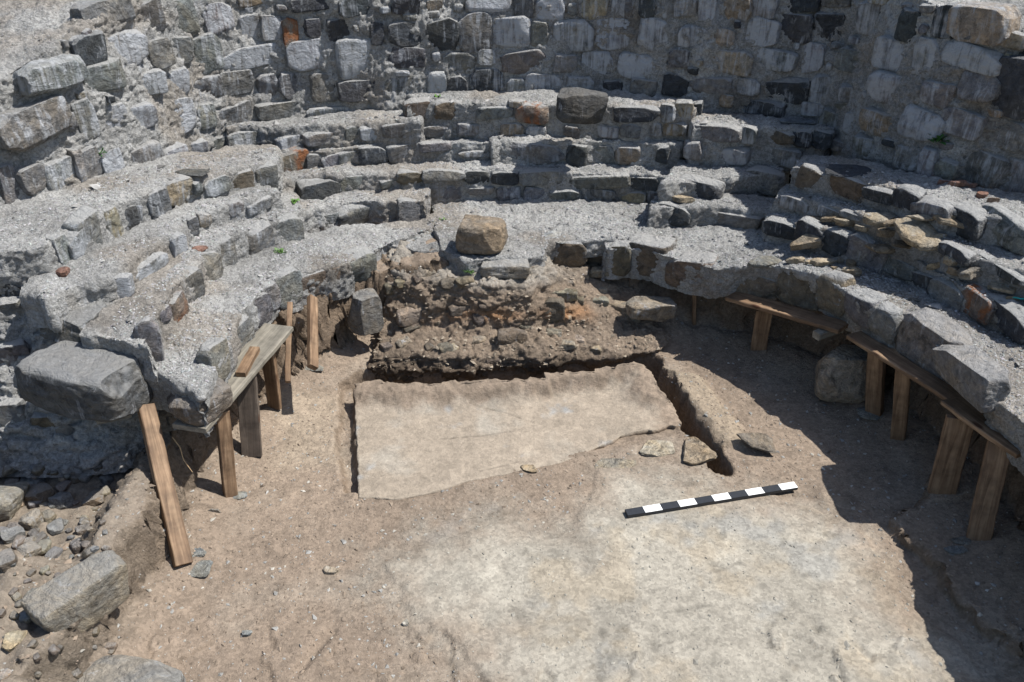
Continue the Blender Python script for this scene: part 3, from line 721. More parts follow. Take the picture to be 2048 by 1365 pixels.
WALL = parse('A', '480,0,760,165,g 790,0,950,190,g 990,0,1140,200,g 1190,20,1365,205,w 1400,80,1520,240,w 1530,95,1650,230,w 1655,110,1735,270,r 1780,110,1870,210,d 1920,110,2046,240,d 600,190,845,395,w 870,230,1000,400,g 1010,220,1120,370,g 1130,210,1290,425,g 1300,265,1640,400,w 1690,230,1960,410,w 1400,-30,1560,35,t 1710,-20,1970,70,d 490,350,710,535,g 770,415,970,555,w 985,405,1105,560,w 1120,440,1290,580,g 1290,415,1470,560,g 1510,430,1620,560,g 1630,415,1780,575,g 1820,435,1980,590,g 440,580,555,830,g 560,610,740,790,w 740,610,905,760,w 915,590,1135,800,w 1155,610,1255,755,g 1255,600,1480,760,g 1500,585,1770,700,g 1800,620,2030,690,g 120,960,250,1130,g 0,960,110,1190,g 270,930,425,1110,w 420,870,475,1060,g 480,860,570,1050,g 590,870,730,1030,w 760,830,935,990,g 955,850,1095,965,w 1110,820,1210,930,w 1230,800,1350,915,g')
WALL += parse('B', '0,-20,200,95,d 300,-20,470,80,d 500,0,600,60,t 740,-40,990,80,w 1020,-10,1130,110,g 1140,-20,1320,125,w 1390,-20,1570,115,t 1590,-20,1730,95,g 1750,-10,1840,100,d 1880,-20,2046,100,g 180,130,250,260,d 290,130,475,270,d 505,110,690,295,d 700,85,885,295,g 900,95,1115,270,w 1120,130,1210,270,g 1255,125,1475,290,w 1500,115,1690,290,w 1745,110,1955,290,w 1980,160,2046,270,w -10,230,270,450,w 280,280,500,400,d 600,305,780,415,g 805,290,905,380,w 945,300,1200,425,g 1250,320,1385,420,g 1410,300,1620,430,w 1630,320,1860,460,w 1920,290,2046,390,g 0,470,230,590,d 270,450,440,560,g 510,425,620,575,w 630,450,740,570,d 760,395,950,580,d 975,460,1080,560,g 1090,440,1295,560,w 1330,450,1480,540,w 1540,470,1655,560,d 1695,465,1850,585,g 1880,440,2040,560,d')
WALL += parse('C', '0,-10,130,90,g 150,-20,245,115,w 300,-20,450,120,t 450,-20,600,110,g 640,-20,850,70,d 880,-30,1030,40,g 1150,-40,1300,25,t 35,150,190,270,w 200,165,350,260,t 420,110,610,270,w 630,80,800,240,d 820,70,980,240,d 1075,25,1280,205,w 1310,60,1440,240,d 1530,30,1700,225,d 0,280,130,390,g 230,295,450,430,t 475,290,710,410,w 745,250,880,420,w 950,290,1140,420,g 1180,230,1380,410,w 1400,230,1560,440,w 1590,260,1900,420,w 100,450,330,545,g 370,460,500,560,g 540,450,780,600,d 800,440,930,600,w 960,500,1080,600,g 1140,430,1410,625,w 1450,470,1640,620,g 1680,420,1880,600,g 365,585,640,690,d 750,600,880,680,w 850,650,980,770,g 990,660,1070,780,w 1095,645,1290,790,t 1330,640,1560,830,w 1580,640,1790,800,g 1820,700,2046,880,g 925,820,1020,890,g 1045,800,1215,940,g 1290,850,1440,1000,g 1440,870,1530,1030,w 1540,930,1650,1050,g 1670,870,1910,1100,g 1925,930,2060,1145,g')
bt = Batch()
bw = Batch('wall_stone', wall)
WALL.sort(key=lambda b: -(b[2] - b[0]) * (b[3] - b[1]))
for i, b in enumerate(WALL): wallstone(bw if i < 88 else bt, b, 1000 + i, prot=.032, n=16, smear=.75, wsc=1.1)
# upper courses just above the frame and small pinning stones between the others
r_ = np.random.default_rng(5)
for row in range(2):
    x = 350
    while x < 2000:
        w = r_.uniform(45, 85); wallstone(bt, (x, -75 - row * 55, x + w, -25 - row * 55, r_.choice(list('dggwwt'))), int(2000 + x + row * 7000), prot=.02, n=7); x += w + r_.uniform(8, 20)
def overlap(b, L, m=2):
    for c in L:
        if b[0] < c[2] + m and b[2] > c[0] - m and b[1] < c[3] + m and b[3] > c[1] - m: return True
    return False
taken = list(WALL)
for i in range(5000):
    x, y = r_.uniform(120, 2040), r_.uniform(0, 400); sc_ = 1.6 if i < 2000 else 1.; w, h = r_.uniform(9, 30) * sc_, r_.uniform(8, 20) * sc_
    b = (x, y, x + w, y + h, r_.choice(list('gggwdt')))
    if overlap(b, taken, 1): continue
    hh = cast(x + w / 2, y + h / 2)
    if not hh or hh[1].z > .5 or hh[0].z < 1.32 or (x < 620 and y > 235): continue
    taken.append(b); wallstone(bt, b, 5000 + i, prot=.026, n=6, cuts=3)
tag(bt.build('stonework', wall), kind='stuff')

def nearest_steps(root): return [c for c in root.children]
def group_stones(root, items, seed0, n=11, **kw):
    """stones go under the step whose riser they sit in"""
    kids = list(root.children); from_ = {}
    trees = {}
    for k_ in kids:
        trees[k_.name] = BVHTree.FromPolygons([tuple(v.co) for v in k_.data.vertices], [tuple(p.vertices) for p in k_.data.polygons])
    bts = {k_.name: Batch('facing_stone', k_) for k_ in kids}
    for i, b in enumerate(items):
        f = fit_stone(b)
        if not f: continue
        nm = min(kids, key=lambda k_: (trees[k_.name].find_nearest(f[0])[3] or 9)).name
        wallstone(bts[nm], b, seed0 + i, n=n, **kw)
LEFT = parse('A', '980,1045,1115,1205,t 1125,1055,1170,1140,g 1205,1035,1345,1150,g 1360,1000,1480,1130,b 1500,965,1610,1110,g 860,1110,990,1310,g 1340,1170,1420,1270,g 1450,1165,1590,1250,g 1160,1240,1220,1330,t')
LEFT += parse('D', '690,-86,835,85,d 620,-71,700,150,t 450,-41,590,210,g 400,60,500,250,w 330,90,400,290,g 630,330,760,480,w 790,205,970,360,w 1000,80,1085,250,w 1090,-20,1150,90,g 800,590,930,870,w 990,430,1090,640,r 1000,300,1190,545,g 1160,180,1290,380,g 1290,110,1375,310,w 1450,40,1605,285,g 1620,-10,1770,185,g 1370,570,1480,900,g 1480,430,1575,610,g 1540,370,1630,540,w 1630,300,1760,520,g 1760,280,1990,460,b 1240,700,1340,960,l 930,500,990,600,g')
LEFT += parse('E', '20,200,210,380,g')
group_stones(benchL, LEFT, 8000, prot=.02)
CEN = parse('A', '1360,760,1620,910,g 1630,790,1770,900,w 1790,770,1980,850,g 1640,890,1780,1020,r 1790,900,1890,990,g 1890,890,2046,985,g 1755,1040,1955,1180,d 1840,1240,2046,1330,g')
CEN += parse('B', '385,595,540,700,b 560,600,730,700,b 800,625,1000,695,g 1035,615,1210,715,r 1610,630,1860,710,d 1880,615,1960,710,g 480,735,650,800,g 690,725,820,790,g 940,720,1070,790,t 1090,740,1200,790,w 1310,740,1400,800,g 1500,740,1630,800,w 1640,725,1750,800,g 1800,720,1880,800,w 1890,720,2030,790,t 30,740,120,830,g 120,740,230,820,w 260,720,440,805,g 0,885,110,990,g 120,860,270,960,d 280,850,460,950,g 470,830,645,885,g 700,880,850,915,g 930,840,1300,955,g 1325,855,1440,970,d 1480,860,1600,950,g 1615,860,1750,960,t 1850,855,1920,950,d 0,1030,150,1150,g 240,1050,330,1100,g 340,1000,480,1080,b 490,990,720,1060,g 735,1000,865,1075,d 890,1005,1045,1080,d 1060,1000,1290,1075,g 1340,1030,1680,1105,g 1700,1035,1870,1110,d 600,1090,705,1190,g 760,1095,900,1140,g 920,1095,1060,1190,w 1080,1100,1220,1195,w 1230,1110,1390,1165,g 1420,1110,1600,1180,w 1640,1120,1790,1220,t 1800,1120,1870,1190,w 0,1190,270,1335,g 350,1180,500,1355,g 1840,1210,2040,1320,d')
CEN += parse('C', '0,600,110,715,t 110,600,160,705,d 115,735,370,830,g 370,745,480,840,g 490,760,690,845,b 690,765,800,860,d 810,765,915,870,d 210,860,420,960,w 480,860,720,980,g 60,830,160,930,g 0,1060,260,1190,d 410,1000,620,1130,g 130,1240,490,1370,g')
group_stones(benchC, CEN, 9000, prot=.022)
RIG = parse('C', '720,980,880,1120,b 920,1030,1110,1160,b 1120,1090,1290,1190,d 1290,1095,1440,1230,d 1400,1160,1590,1320,g 1575,1210,1760,1400,d 1780,1240,2060,1450,g 620,1150,800,1235,g 840,1210,970,1280,g 975,1240,1160,1310,g')
RIG += parse('F', '530,0,720,110,d 715,15,865,165,d 870,55,1010,210,d 990,110,1210,320,g 1180,200,1400,350,g 1360,290,1510,430,d 1510,350,1680,510,g 1660,405,1840,590,r 1800,460,2060,670,d 1570,140,1730,250,d 1740,220,2030,350,d 0,230,220,390,b 250,290,610,500,b 610,290,840,530,b 840,320,1000,560,b 1000,420,1170,620,g 1160,500,1290,710,g')
RIG += parse('E', '1200,140,1430,290,b 1430,140,1560,305,b 1560,150,1700,325,b 1680,140,1930,330,b 1900,230,2046,395,b')
group_stones(benchR, RIG, 9500, prot=.025)
bt = Batch('facing_stone', endf)
for i, b in enumerate(parse('D', '0,460,150,650,g 0,710,175,930,g 0,1060,150,1300,g 190,1130,330,1260,b 330,1180,430,1290,g 150,960,280,1060,g')): wallstone(bt, b, 9900 + i, prot=.012, n=18, smear=1.0, wsc=1.0)
bt = Batch('embedded_stone', mound)
for i, b in enumerate(parse('E', '350,510,575,622,t 650,500,800,570,g 785,560,870,620,g 780,700,860,750,t 930,660,1090,750,b 1200,480,1310,600,g 1040,620,1120,650,g 590,740,660,780,g 860,810,940,860,b 480,300,560,340,g 1340,460,1420,500,g 270,380,330,440,g 1000,300,1100,340,g 400,610,470,640,b')): wallstone(bt, (*b[:4], {'g': 'b'}.get(b[4], b[4])), 9950 + i, prot=.015, n=13, smear=.0)
r_ = np.random.default_rng(12)
for i in range(26):
    x, y = r_.uniform(760, 1240), r_.uniform(530, 705); w = r_.uniform(10, 30) * (1 + (i % 6 == 0)); wallstone(bt, (x, y, x + w * 1.3, y + w * r_.uniform(.35, .6), r_.choice(list('bbtt'))), 9990 + i, prot=.008, n=9, smear=0)

# ------------------------------------------------------------------ single rocks
def boulder(name, px, py, z, size, yaw, tone, seed, parent=None, tilt=(0, 0), n=30, cuts=7, sq=4.5, streak=.2, smear=.4, rough=.05, rust=0., depth=(.62, .93), loc=None, roll=0, front=False):
    """rock whose BASE centre stands at pixel (px,py) on height z"""
    if loc == 'ground':
        z = cast(px, py)[0].z - size[2] * .3
        base = at(px, py, z)
    else: base = at(px, py, z)
    V, F, q = rock(size, seed, n, sq, cuts, rough, depth, front=front)
    Rm = np.array(Matrix.Rotation(yaw, 3, 'Z') @ Matrix.Rotation(tilt[0], 3, 'X') @ Matrix.Rotation(tilt[1], 3, 'Y'))
    V = V @ Rm.T; V[:, 2] -= V[:, 2].min()
    r_ = np.random.default_rng(seed); c = np.array(TONES[tone]) if isinstance(tone, str) else np.array(tone)
    e = np.full(len(V), .0)
    if parent is None:
        o = mk(name, V, F, M_STONE, None, np.repeat(c[None], len(V), 0), dict(edge=e, streak=np.full(len(V), streak), smear=np.full(len(V), smear), rust=np.full(len(V), rust)))
        o.location = base.tolist()
    else:
        pl = np.array(parent.matrix_world.translation) if parent.type == 'MESH' and False else np.array(parent.location)
        o = mk(name, V, F, M_STONE, parent, np.repeat(c[None], len(V), 0), dict(edge=e, streak=np.full(len(V), streak), smear=np.full(len(V), smear), rust=np.full(len(V), rust)))
        o.location = base.tolist()
    return o
R_ = math.radians
# big stones built into the masonry (parts)
boulder('boulder', 190, 812, .60, (.64, .42, .31), R_(-14), (.085, .088, .09), 347, endf, (R_(-6), R_(5)), n=56, cuts=9, sq=6, smear=.5, streak=.15, rough=.04, depth=(.78, .95))
boulder('boulder', 45, 585, .97, (.30, .30, .20), R_(-8), 'd', 302, benchL, n=36, smear=.6)
boulder('boulder', 158, 668, .85, (.34, .30, .17), R_(-10), (.10, .10, .095), 303, benchL, n=36, streak=.3, smear=.5)
br = Batch('boulder', benchR)
wallstone(br, (1808, 628, 1908, 748, 'l'), 309, prot=.09, n=36, smear=.5, cuts=5)
wallstone(br, (1916, 690, 2020, 805, 'l'), 310, prot=.16, n=40, smear=.4, cuts=7)
boulder('boulder', 2034, 862, .53, (.28, .26, .20), R_(-58), 'g', 311, benchR, n=40, cuts=9, smear=.5)
wallstone(Batch('boulder', benchC), (560, 303, 616, 354, 'r'), 321, prot=.06, n=26, smear=.5)
wallstone(Batch('boulder', benchC), (600, 357, 674, 405, 'd'), 322, prot=.10, n=26, smear=.7)
bb = Batch('boulder', wall)
wallstone(bb, (-10, 202, 120, 296, 'l'), 304, prot=.12, n=44, smear=.5, cuts=10, wsc=1.05)
wallstone(bb, (34, 112, 156, 180, 'g'), 305, prot=.11, n=44, smear=.5, cuts=10, wsc=1.0)
wallstone(bb, (162, 0, 258, 54, 'g'), 315, prot=.06, n=36, smear=.4, cuts=7)
wallstone(bb, (140, 66, 205, 126, 'd'), 316, prot=.06, n=30, smear=.5, cuts=7)
wallstone(bb, (1995, 115, 2060, 228, 'd'), 308, prot=.08, n=30, smear=.2, cuts=6)
wallstone(bb, (1915, 12, 2018, 82, 't'), 307, prot=.10, n=30, smear=.3, cuts=6)
boulder('boulder', 1165, 247, 1.24, (.44, .26, .27), R_(4), (.065, .064, .062), 306, benchC, (R_(-8), R_(6)), n=36, cuts=9, smear=.15, streak=.1)
boulder('boulder', 395, 826, .56, (.34, .30, .17), R_(-20), (.14, .12, .10), 318, benchL, n=30, smear=.2)
boulder('boulder', 733, 662, .20, (.24, .24, .30), R_(25), (.15, .14, .125), 312, mound, n=36, cuts=8, smear=.2)
boulder('boulder', 1300, 640, .18, (.36, .2, .18), R_(8), (.22, .19, .15), 313, mound, n=30, cuts=8, smear=.1)

def things():
    o = boulder('stone_block', 963, 500, .62, (.37, .27, .24), R_(-10), (.205, .17, .13), 401, n=50, cuts=5, sq=6, smear=.0, streak=0, rough=.05, depth=(.84, .96))
    tag(o, 'warm brown squared block standing alone on the gravelly platform', 'stone block')
    o = boulder('boulder', 1684, 790, .02, (.40, .36, .36), R_(-12), (.25, .215, .17), 402, n=44, cuts=10, sq=5, smear=.1, streak=.1)
    tag(o, 'large squarish brown boulder sitting on the pit floor under the right ledge', 'boulder')
    o = boulder('boulder', 178, 1235, .14, (.19, .44, .26), R_(-36), (.20, .185, .155), 403, n=44, loc='ground', cuts=4, sq=9, smear=.3, streak=.1, depth=(.8, .95), rough=.035)
    tag(o, 'long squared grey boulder on the earth bank at lower left', 'boulder')
    o = boulder('boulder', 285, 1420, .10, (.62, .34, .17), R_(-14), (.20, .19, .17), 404, n=40, loc='ground', cuts=6, smear=.2)
    tag(o, 'flat grey boulder cut off by the bottom edge at lower left', 'boulder')
    o = boulder('boulder', 15, 1035, .22, (.26, .26, .20), R_(10), (.22, .21, .18), 405, n=36, loc='ground', cuts=7, smear=.2)
    tag(o, 'pale rounded stone at the left edge below the shaded end face', 'boulder')
    o = boulder('stone_block', 1010, 549, .515, (.36, .18, .11), R_(-1), (.20, .19, .17), 407, n=30, cuts=2, sq=9, smear=.5, depth=(.9, .97))
    tag(o, 'squared grey step stone below the warm brown block, weeds in front', 'stone block')
    rub = [(85, 1005, .17, .13, 'b'), (70, 1050, .15, .1, 't'), (130, 1015, .16, .12, 'g'), (30, 1080, .13, .09, 'g'), (115, 1065, .12, .09, 'g'), (190, 1010, .14, .08, 'b'), (75, 975, .13, .10, 'l'), (170, 960, .12, .07, 'g'), (60, 1110, .12, .07, 't'), (15, 1130, .14, .08, 'b')]
    RUBL = ['dark brown rubble stone in the middle of the shaded heap below the left end face', 'tan lump at the front of the shaded rubble heap at lower left', 'grey stone right of the dark brown one in the shaded rubble heap', 'small grey stone just below the pale rounded stone at the left edge',
            'grey cobble lowest in the shaded rubble heap, beside the earth bank', 'brown cobble at the right end of the shaded rubble heap', 'light grey stone at the top of the shaded rubble heap', 'grey cobble tucked under the right corner of the shaded end face', 'tan pebble-like stone in the sunlit soil below the rubble heap', 'brown stone at the left edge below the rubble heap']
    for i, (x, y, w, h, t) in enumerate(rub):
        o = boulder('rubble_stone', x, y, .2, (w * .85, w * .7, h * .8), i * 1.3, t if t != 'l' else 'g', 420 + i, n=22, cuts=9, smear=.4, loc='ground')
        tag(o, RUBL[i], 'rubble stone', 'rubble below the left end face')
things()

r_ = np.random.default_rng(77); hb = Batch()
for i in range(150):
    if i < 95: x, y = r_.uniform(0, 215), r_.uniform(935, 1120)
    else: x, y = r_.uniform(0, 250), r_.uniform(1130, 1360)
    h_ = cast(x, y)
    if not h_ or h_[1].z < .2: continue
    a_ = r_.uniform(.015, .075) * (1 if i < 95 else .6); V, F, q = rock((a_ * 1.4, a_, a_ * .8), 700 + i, 7, 5, 7, .06, (.7, .95))
    c_, s_2 = math.cos(i), math.sin(i); V = np.stack([V[:, 0] * c_ - V[:, 1] * s_2, V[:, 0] * s_2 + V[:, 1] * c_, V[:, 2]], 1)
    hb.add(V + np.array(h_[0]) + [0, 0, a_ * .1], F, tone_col(r_.choice(list('gbbt')), r_) * .9, np.zeros(len(V)), .2, .3, 0.)
o = hb.build('rubble'); tag(o, 'small broken stones and clods strewn over the earth below the left end face', 'rubble', kind='stuff')
# flat pieces: slates, slabs, flakes -- (box in pixels, thickness, tone, name, label, category, group)
def flake(bx, th, tone, name, label, cat, group=None, seed=1, tilt=(0, 0), lift=0., smear=0., streak=.1, cuts=6, n=16, sq=2.6, wmul=1.0):
    x0, y0, x1, y1 = bx
    if name == 'stone_slab': wmul = 1.22
    h = cast((x0 + x1) / 2, y0 + (y1 - y0) * .6)
    p = h[0]; dep = depth_of(p); al = math.atan2(CAM_H - p.z, math.hypot(p.x, p.y))
    w = (x1 - x0) / F_PX * dep; d = max(((y1 - y0) / F_PX * dep - th * math.cos(al)) / math.sin(al), .35 * w * .3)
    V, F, q = rock((w * wmul * 1.05, min(d, w * 1.6) * 1.05, th), seed, max(n, 14), 3.5, cuts + 3, .09, (.58, .9), flat=True)
    V[:, 2] *= 1 + .25 * noise(V + seed, w * .35, 3)
    V[:, :2] *= (1 + .07 * noise(V * [1, 1, 0] + seed, w * .12, 4))[:, None]
    Rm = np.array(Matrix.Rotation(tilt[0], 3, 'X') @ Matrix.Rotation(tilt[1], 3, 'Y')); V = V @ Rm.T
    V[:, 2] -= V[:, 2].min()
    c = np.array(TONES[tone]) if isinstance(tone, str) else np.array(tone)
    m = len(V)
    o = mk(name, V, F, M_STONE, None, np.repeat(c[None], m, 0), dict(edge=np.zeros(m), streak=np.full(m, streak), smear=np.full(m, smear), rust=np.zeros(m)))
    o.location = (p.x, p.y, p.z - .006 + lift * (1.4 if name == 'stone_slab' else 1))
    return tag(o, label, cat, group)
TAN = (.275, .24, .185); TAND = (.20, .165, .12)
gS = 'loose brown slabs on the right benches'
flake((1715, 437, 1787, 470), .06, TAN, 'stone_slab', 'largest flat pale brown slab on top of the heap on the right bench', 'stone slab', gS, 501, lift=.03)
flake((1793, 462, 1860, 512), .05, TAN, 'stone_slab', 'upright round pale brown slab in the middle of the heap on the right bench', 'stone slab', gS, 502, tilt=(R_(18), 0), lift=.02)
flake((1850, 458, 1932, 485), .035, TAND, 'stone_slab', 'long thin brown slab pointing right at the right end of the heap', 'stone slab', gS, 503, tilt=(0, R_(10)), lift=.05)
flake((1675, 448, 1730, 464), .035, TAND, 'stone_slab', 'thin brown slab sticking out left from under the largest slab', 'stone slab', gS, 504, lift=.02)
flake((1610, 436, 1660, 452), .035, TAND, 'stone_slab', 'dark brown flat piece at the far left end of the slab row', 'stone slab', gS, 505, lift=.01)
flake((1640, 440, 1690, 456), .03, TAND, 'stone_slab', 'narrow dark brown splinter lying beside the far left slab piece', 'stone slab', gS, 506, tilt=(0, R_(-12)), lift=.02)
flake((1810, 448, 1882, 466), .03, TAN, 'stone_slab', 'flat pale brown slab behind the upright round one', 'stone slab', gS, 507, lift=.05)
flake((1740, 488, 1800, 512), .04, TAND, 'stone_slab', 'crumbly brown slab to the lower left of the upright round one', 'stone slab', gS, 508, lift=.0)
flake((1758, 462, 1800, 486), .05, TAND, 'stone_slab', 'brown chunk wedged between the largest and the round slab', 'stone slab', gS, 509, lift=.01)
flake((1574, 487, 1632, 521), .07, TAND, 'stone_slab', 'rough brown crust leaning on the ledge above the small fragments', 'stone slab', gS, 510, tilt=(R_(15), R_(-20)), lift=.02, n=20)
flake((1575, 516, 1612, 532), .04, TAN, 'stone_slab', 'small pale block directly below the rough brown crust', 'stone slab', gS, 511)
flake((1626, 516, 1668, 537), .04, TAN, 'stone_slab', 'crumbly pale brown fragment right of the rough brown crust', 'stone slab', gS, 512)
flake((1682, 536, 1716, 559), .05, TAN, 'stone_slab', 'pale knobbly fragment nearest the ledge edge among the small fragments', 'stone slab', gS, 513)
for i, (b_, l_) in enumerate([((1764, 446, 1824, 464), 'thin brown slab at the back of the heap, behind the largest slab'), ((1700, 458, 1752, 478), 'brown slab lying under the front of the largest slab'), ((1782, 500, 1836, 520), 'thin slab poking out below the upright round slab'), ((1822, 476, 1880, 496), 'brown slab tucked behind the right shoulder of the round slab'), ((1868, 440, 1916, 456), 'narrow pale slab at the back right of the heap'), ((1662, 456, 1706, 470), 'flat broken slab at the lower left of the heap')]):
    flake(b_, .035, TAN if i % 2 else TAND, 'stone_slab', l_, 'stone slab', gS, 640 + i, tilt=(0, R_((i % 3 - 1) * 9)), lift=.015 + .012 * (i % 3))
flake((1986, 562, 2038, 594), .03, TAN, 'stone_slab', 'flat pale slab lying alone near the right edge above the turquoise pen', 'stone slab', gS, 514, lift=.01)
gF = 'small brown fragments on the right ledge'
FRL = ['brown crumb just right of the small pale block on the right ledge', 'brown crumb between the crumbly and the knobbly fragments on the right ledge', 'upright pale crumb behind the knobbly fragment on the right ledge', 'dark brown lump touching the back of the knobbly fragment', 'thin pale chip at the left end of the lone flat slab near the right edge', 'orange-brown chip below the turquoise pen']
for i, b in enumerate([(1610, 519, 1632, 533), (1656, 533, 1676, 545), (1672, 514, 1690, 530), (1692, 518, 1712, 538), (1970, 570, 1990, 582), (2010, 594, 2044, 604)]):
    flake(b, .03, TAND if i % 2 else TAN, 'stone_fragment', FRL[i], 'stone fragment', gF, 520 + i, n=9)
for i, (b, t, l) in enumerate([((1850, 533, 1890, 546), TAN, 'flat pale fragment at the left of the little pile near the right edge'), ((1882, 514, 1918, 540), TAN, 'pale upright fragment topping the little pile near the right edge'), ((1890, 540, 1935, 562), (.2, .17, .13), 'grey brown fragment at the front of the little pile near the right edge'), ((1912, 530, 1962, 566), (.19, .17, .14), 'long grey brown splinter at the right of the little pile near the right edge')]):
    flake(b, .05, t, 'stone_fragment', l, 'stone fragment', 'little pile near the right edge', 540 + i, tilt=(0, R_(12 * (i % 3 - 1))), lift=.005, n=12)
flake((1340, 395, 1388, 412), .04, TAN, 'stone_fragment', 'pale brown flake on the bench edge right of the centre', 'stone fragment', None, 550, lift=.01)
flake((1650, 326, 1752, 356), .018, (.04, .045, .055), 'slate', 'dark smooth slate lying flat on the top right bench', 'slate', None, 551, lift=.01)
flake((345, 338, 418, 354), .012, (.08, .08, .075), 'slate', 'thin dark slate sliver on the wide top tread at left', 'slate', None, 552, lift=.006)
flake((1492, 512, 1566, 541), .045, (.17, .17, .155), 'slate', 'flat grey slab set on the right ledge edge, left of the brown crust', 'slate', None, 553, lift=.0)
flake((1088, 458, 1132, 486), .015, (.30, .31, .31), 'slate', 'pale thin slate on the front right of the central platform', 'slate', None, 554)
flake((1552, 234, 1628, 252), .02, (.14, .16, .18), 'slate', 'bluish flat slate on the upper bench right of the big dark stone', 'slate', None, 555)
flake((1265, 876, 1347, 918), .022, (.34, .31, .25), 'slate', 'rounded pale flat stone near the right end of the plaster platform', 'slate', None, 556, n=22)
flake((1185, 912, 1272, 946), .018, (.24, .22, .18), 'slate', 'darker jagged flat stone in front of the plaster platform', 'slate', None, 557, n=20)
flake((1474, 876, 1552, 912), .02, (.17, .15, .125), 'slate', 'dark tilted flat stone at the lower end of the narrow trench', 'slate', None, 558, tilt=(R_(10), R_(8)), lift=.03, n=20)
flake((1350, 866, 1428, 930), .04, (.25, .205, .15), 'plaster_fragment', 'broken plaster lump beside the narrow trench at right of the platform', 'plaster lump', None, 559, n=24)
for i, (b, l) in enumerate([((352, 1118, 432, 1152), 'broken slate flakes under the foot of the long leaning prop'), ((380, 1092, 412, 1116), 'small blue grey slate just behind the foot of the long leaning prop'), ((455, 981, 494, 1000), 'slate under the foot of the second prop from the left'), ((611, 727, 648, 744), 'round pale slate under the prop nearest the mound'), ((1715, 808, 1782, 838), 'square slate under the prop right of the big brown boulder'), ((1900, 1072, 1945, 1090), 'thin slate lying left of the foot of the rightmost prop'), ((1890, 1090, 1938, 1112), 'round slate lying below left of the foot of the rightmost prop')]):
    flake(b, .014, (.20, .21, .205) if i != 5 else (.17, .165, .15), 'slate', l, 'slate', 'slates round the props', 560 + i, n=16)
for i, (b, l) in enumerate([((118, 535, 138, 560), 'small orange brick piece standing on the left bench near the dark corner stone'), ((384, 489, 420, 505), 'flat orange potsherd on the left bench'), ((1868, 362, 1895, 375), 'red brick piece at the left of the row at the right wall foot'), ((1890, 362, 1936, 378), 'largest red brick piece at the right wall foot'), ((1935, 370, 1955, 382), 'small red brick piece right of the largest at the right wall foot'), ((1950, 385, 1974, 402), 'dark red brick lump on the top right bench'), ((1970, 398, 1998, 412), 'tan brick lump nearest the edge on the top right bench')]):
    flake(b, .04 if i not in (1,) else .015, (.21, .12, .09) if i < 6 else (.22, .16, .12), 'brick_fragment', l, 'brick fragment', 'brick fragments on the benches', 580 + i, n=10)
for i, (b, l, t) in enumerate([((645, 1128, 680, 1155), 'pale angular stone on the bare soil left of centre', (.36, .31, .24)), ((0, 1258, 44, 1308), 'yellowish flat stone at the left edge near the bottom', (.36, .31, .22)), ((50, 1170, 75, 1212), 'narrow upright grey splinter left of the long squared boulder', (.22, .21, .18)), ((417, 1018, 446, 1028), 'little slate flake on the soil right of the long leaning prop', (.24, .22, .19)), ((484, 1260, 506, 1276), 'small blue grey flake on the soil at lower left', (.25, .26, .25)), ((802, 1238, 818, 1256), 'small pale pebble on the floor left of the pale patch', (.4, .37, .31)), ((1040, 925, 1080, 948), 'two-lobed pale stone embedded before the plaster platform', (.3, .25, .18))]):
    flake(b, .025, t, 'stone_fragment', l, 'stone fragment', 'stray stones on the soil', 600 + i, n=10)
flake((1589, 619, 1628, 638), .01, (.11, .12, .13), 'slate', 'dark slate wedged on the plank under the right ledge', 'slate', None, 620, lift=.0)

# ------------------------------------------------------------------ timber
def beam_mesh(p0, p1, w, t, mat, name, up_hint, seed, nz=14):
    """squared timber from p0 to p1, width w, thickness t, origin at p0"""
    p0 = np.asarray(p0, float); p1 = np.asarray(p1, float); L = np.linalg.norm(p1 - p0); ax = (p1 - p0) / L
    uh = np.asarray(up_hint, float); s = np.cross(ax, uh); s /= np.linalg.norm(s); n_ = np.cross(s, ax)
    r = .004; prof = []
    for sx, sy in ((1, 1), (-1, 1), (-1, -1), (1, -1)):
        a, b = sx * (w / 2), sy * (t / 2)
        if sx * sy > 0: prof += [(a, b - sy * r), (a - sx * r, b)]
        else: prof += [(a - sx * r, b), (a, b - sy * r)]
    prof = np.array(prof); m = len(prof); zs = np.r_[0, .002, np.linspace(.01, L - .01, nz), L - .002, L]
    sc = np.r_[.96, 1, np.ones(nz), 1, .96]
    V = []
    rr_ = np.random.default_rng(seed); wob = rr_.uniform(-.004, .004, (len(zs), 2)).cumsum(0) * .4
    for k, (z_, s_c) in enumerate(zip(zs, sc)):
        for a, b in prof: V.append([a * s_c + wob[k, 0], b * s_c + wob[k, 1], z_])
    V = np.array(V); V[:, :2] += .0015 * np.stack([noise(V + seed, .05, 1), noise(V + seed, .05, 2)], 1)
    F = []
    for k in range(len(zs) - 1):
        for j in range(m): F.append([k * m + j, k * m + (j + 1) % m, (k + 1) * m + (j + 1) % m, (k + 1) * m + j])
    c0, c1 = len(V), len(V) + 1
    V = np.vstack([V, [[0, 0, 0], [0, 0, L]]])
    for j in range(0, m, 2):
        F.append([c0, (j + 2) % m, j + 1, j]); kk = (len(zs) - 1) * m; F.append([c1, kk + j, kk + j + 1, kk + (j + 2) % m])
    o = mk(name, V, F, mat, None, smooth=False)
    Mx = Matrix(((s[0], n_[0], ax[0]), (s[1], n_[1], ax[1]), (s[2], n_[2], ax[2])))
    o.matrix_world = Matrix.Translation(p0.tolist()) @ Mx.to_4x4()
    return o
def gz_at(x, y):
    h = G_BVH.ray_cast(Vector((float(x), float(y), 3)), Vector((0, 0, -1))); return h[0].z if h[0] else 0
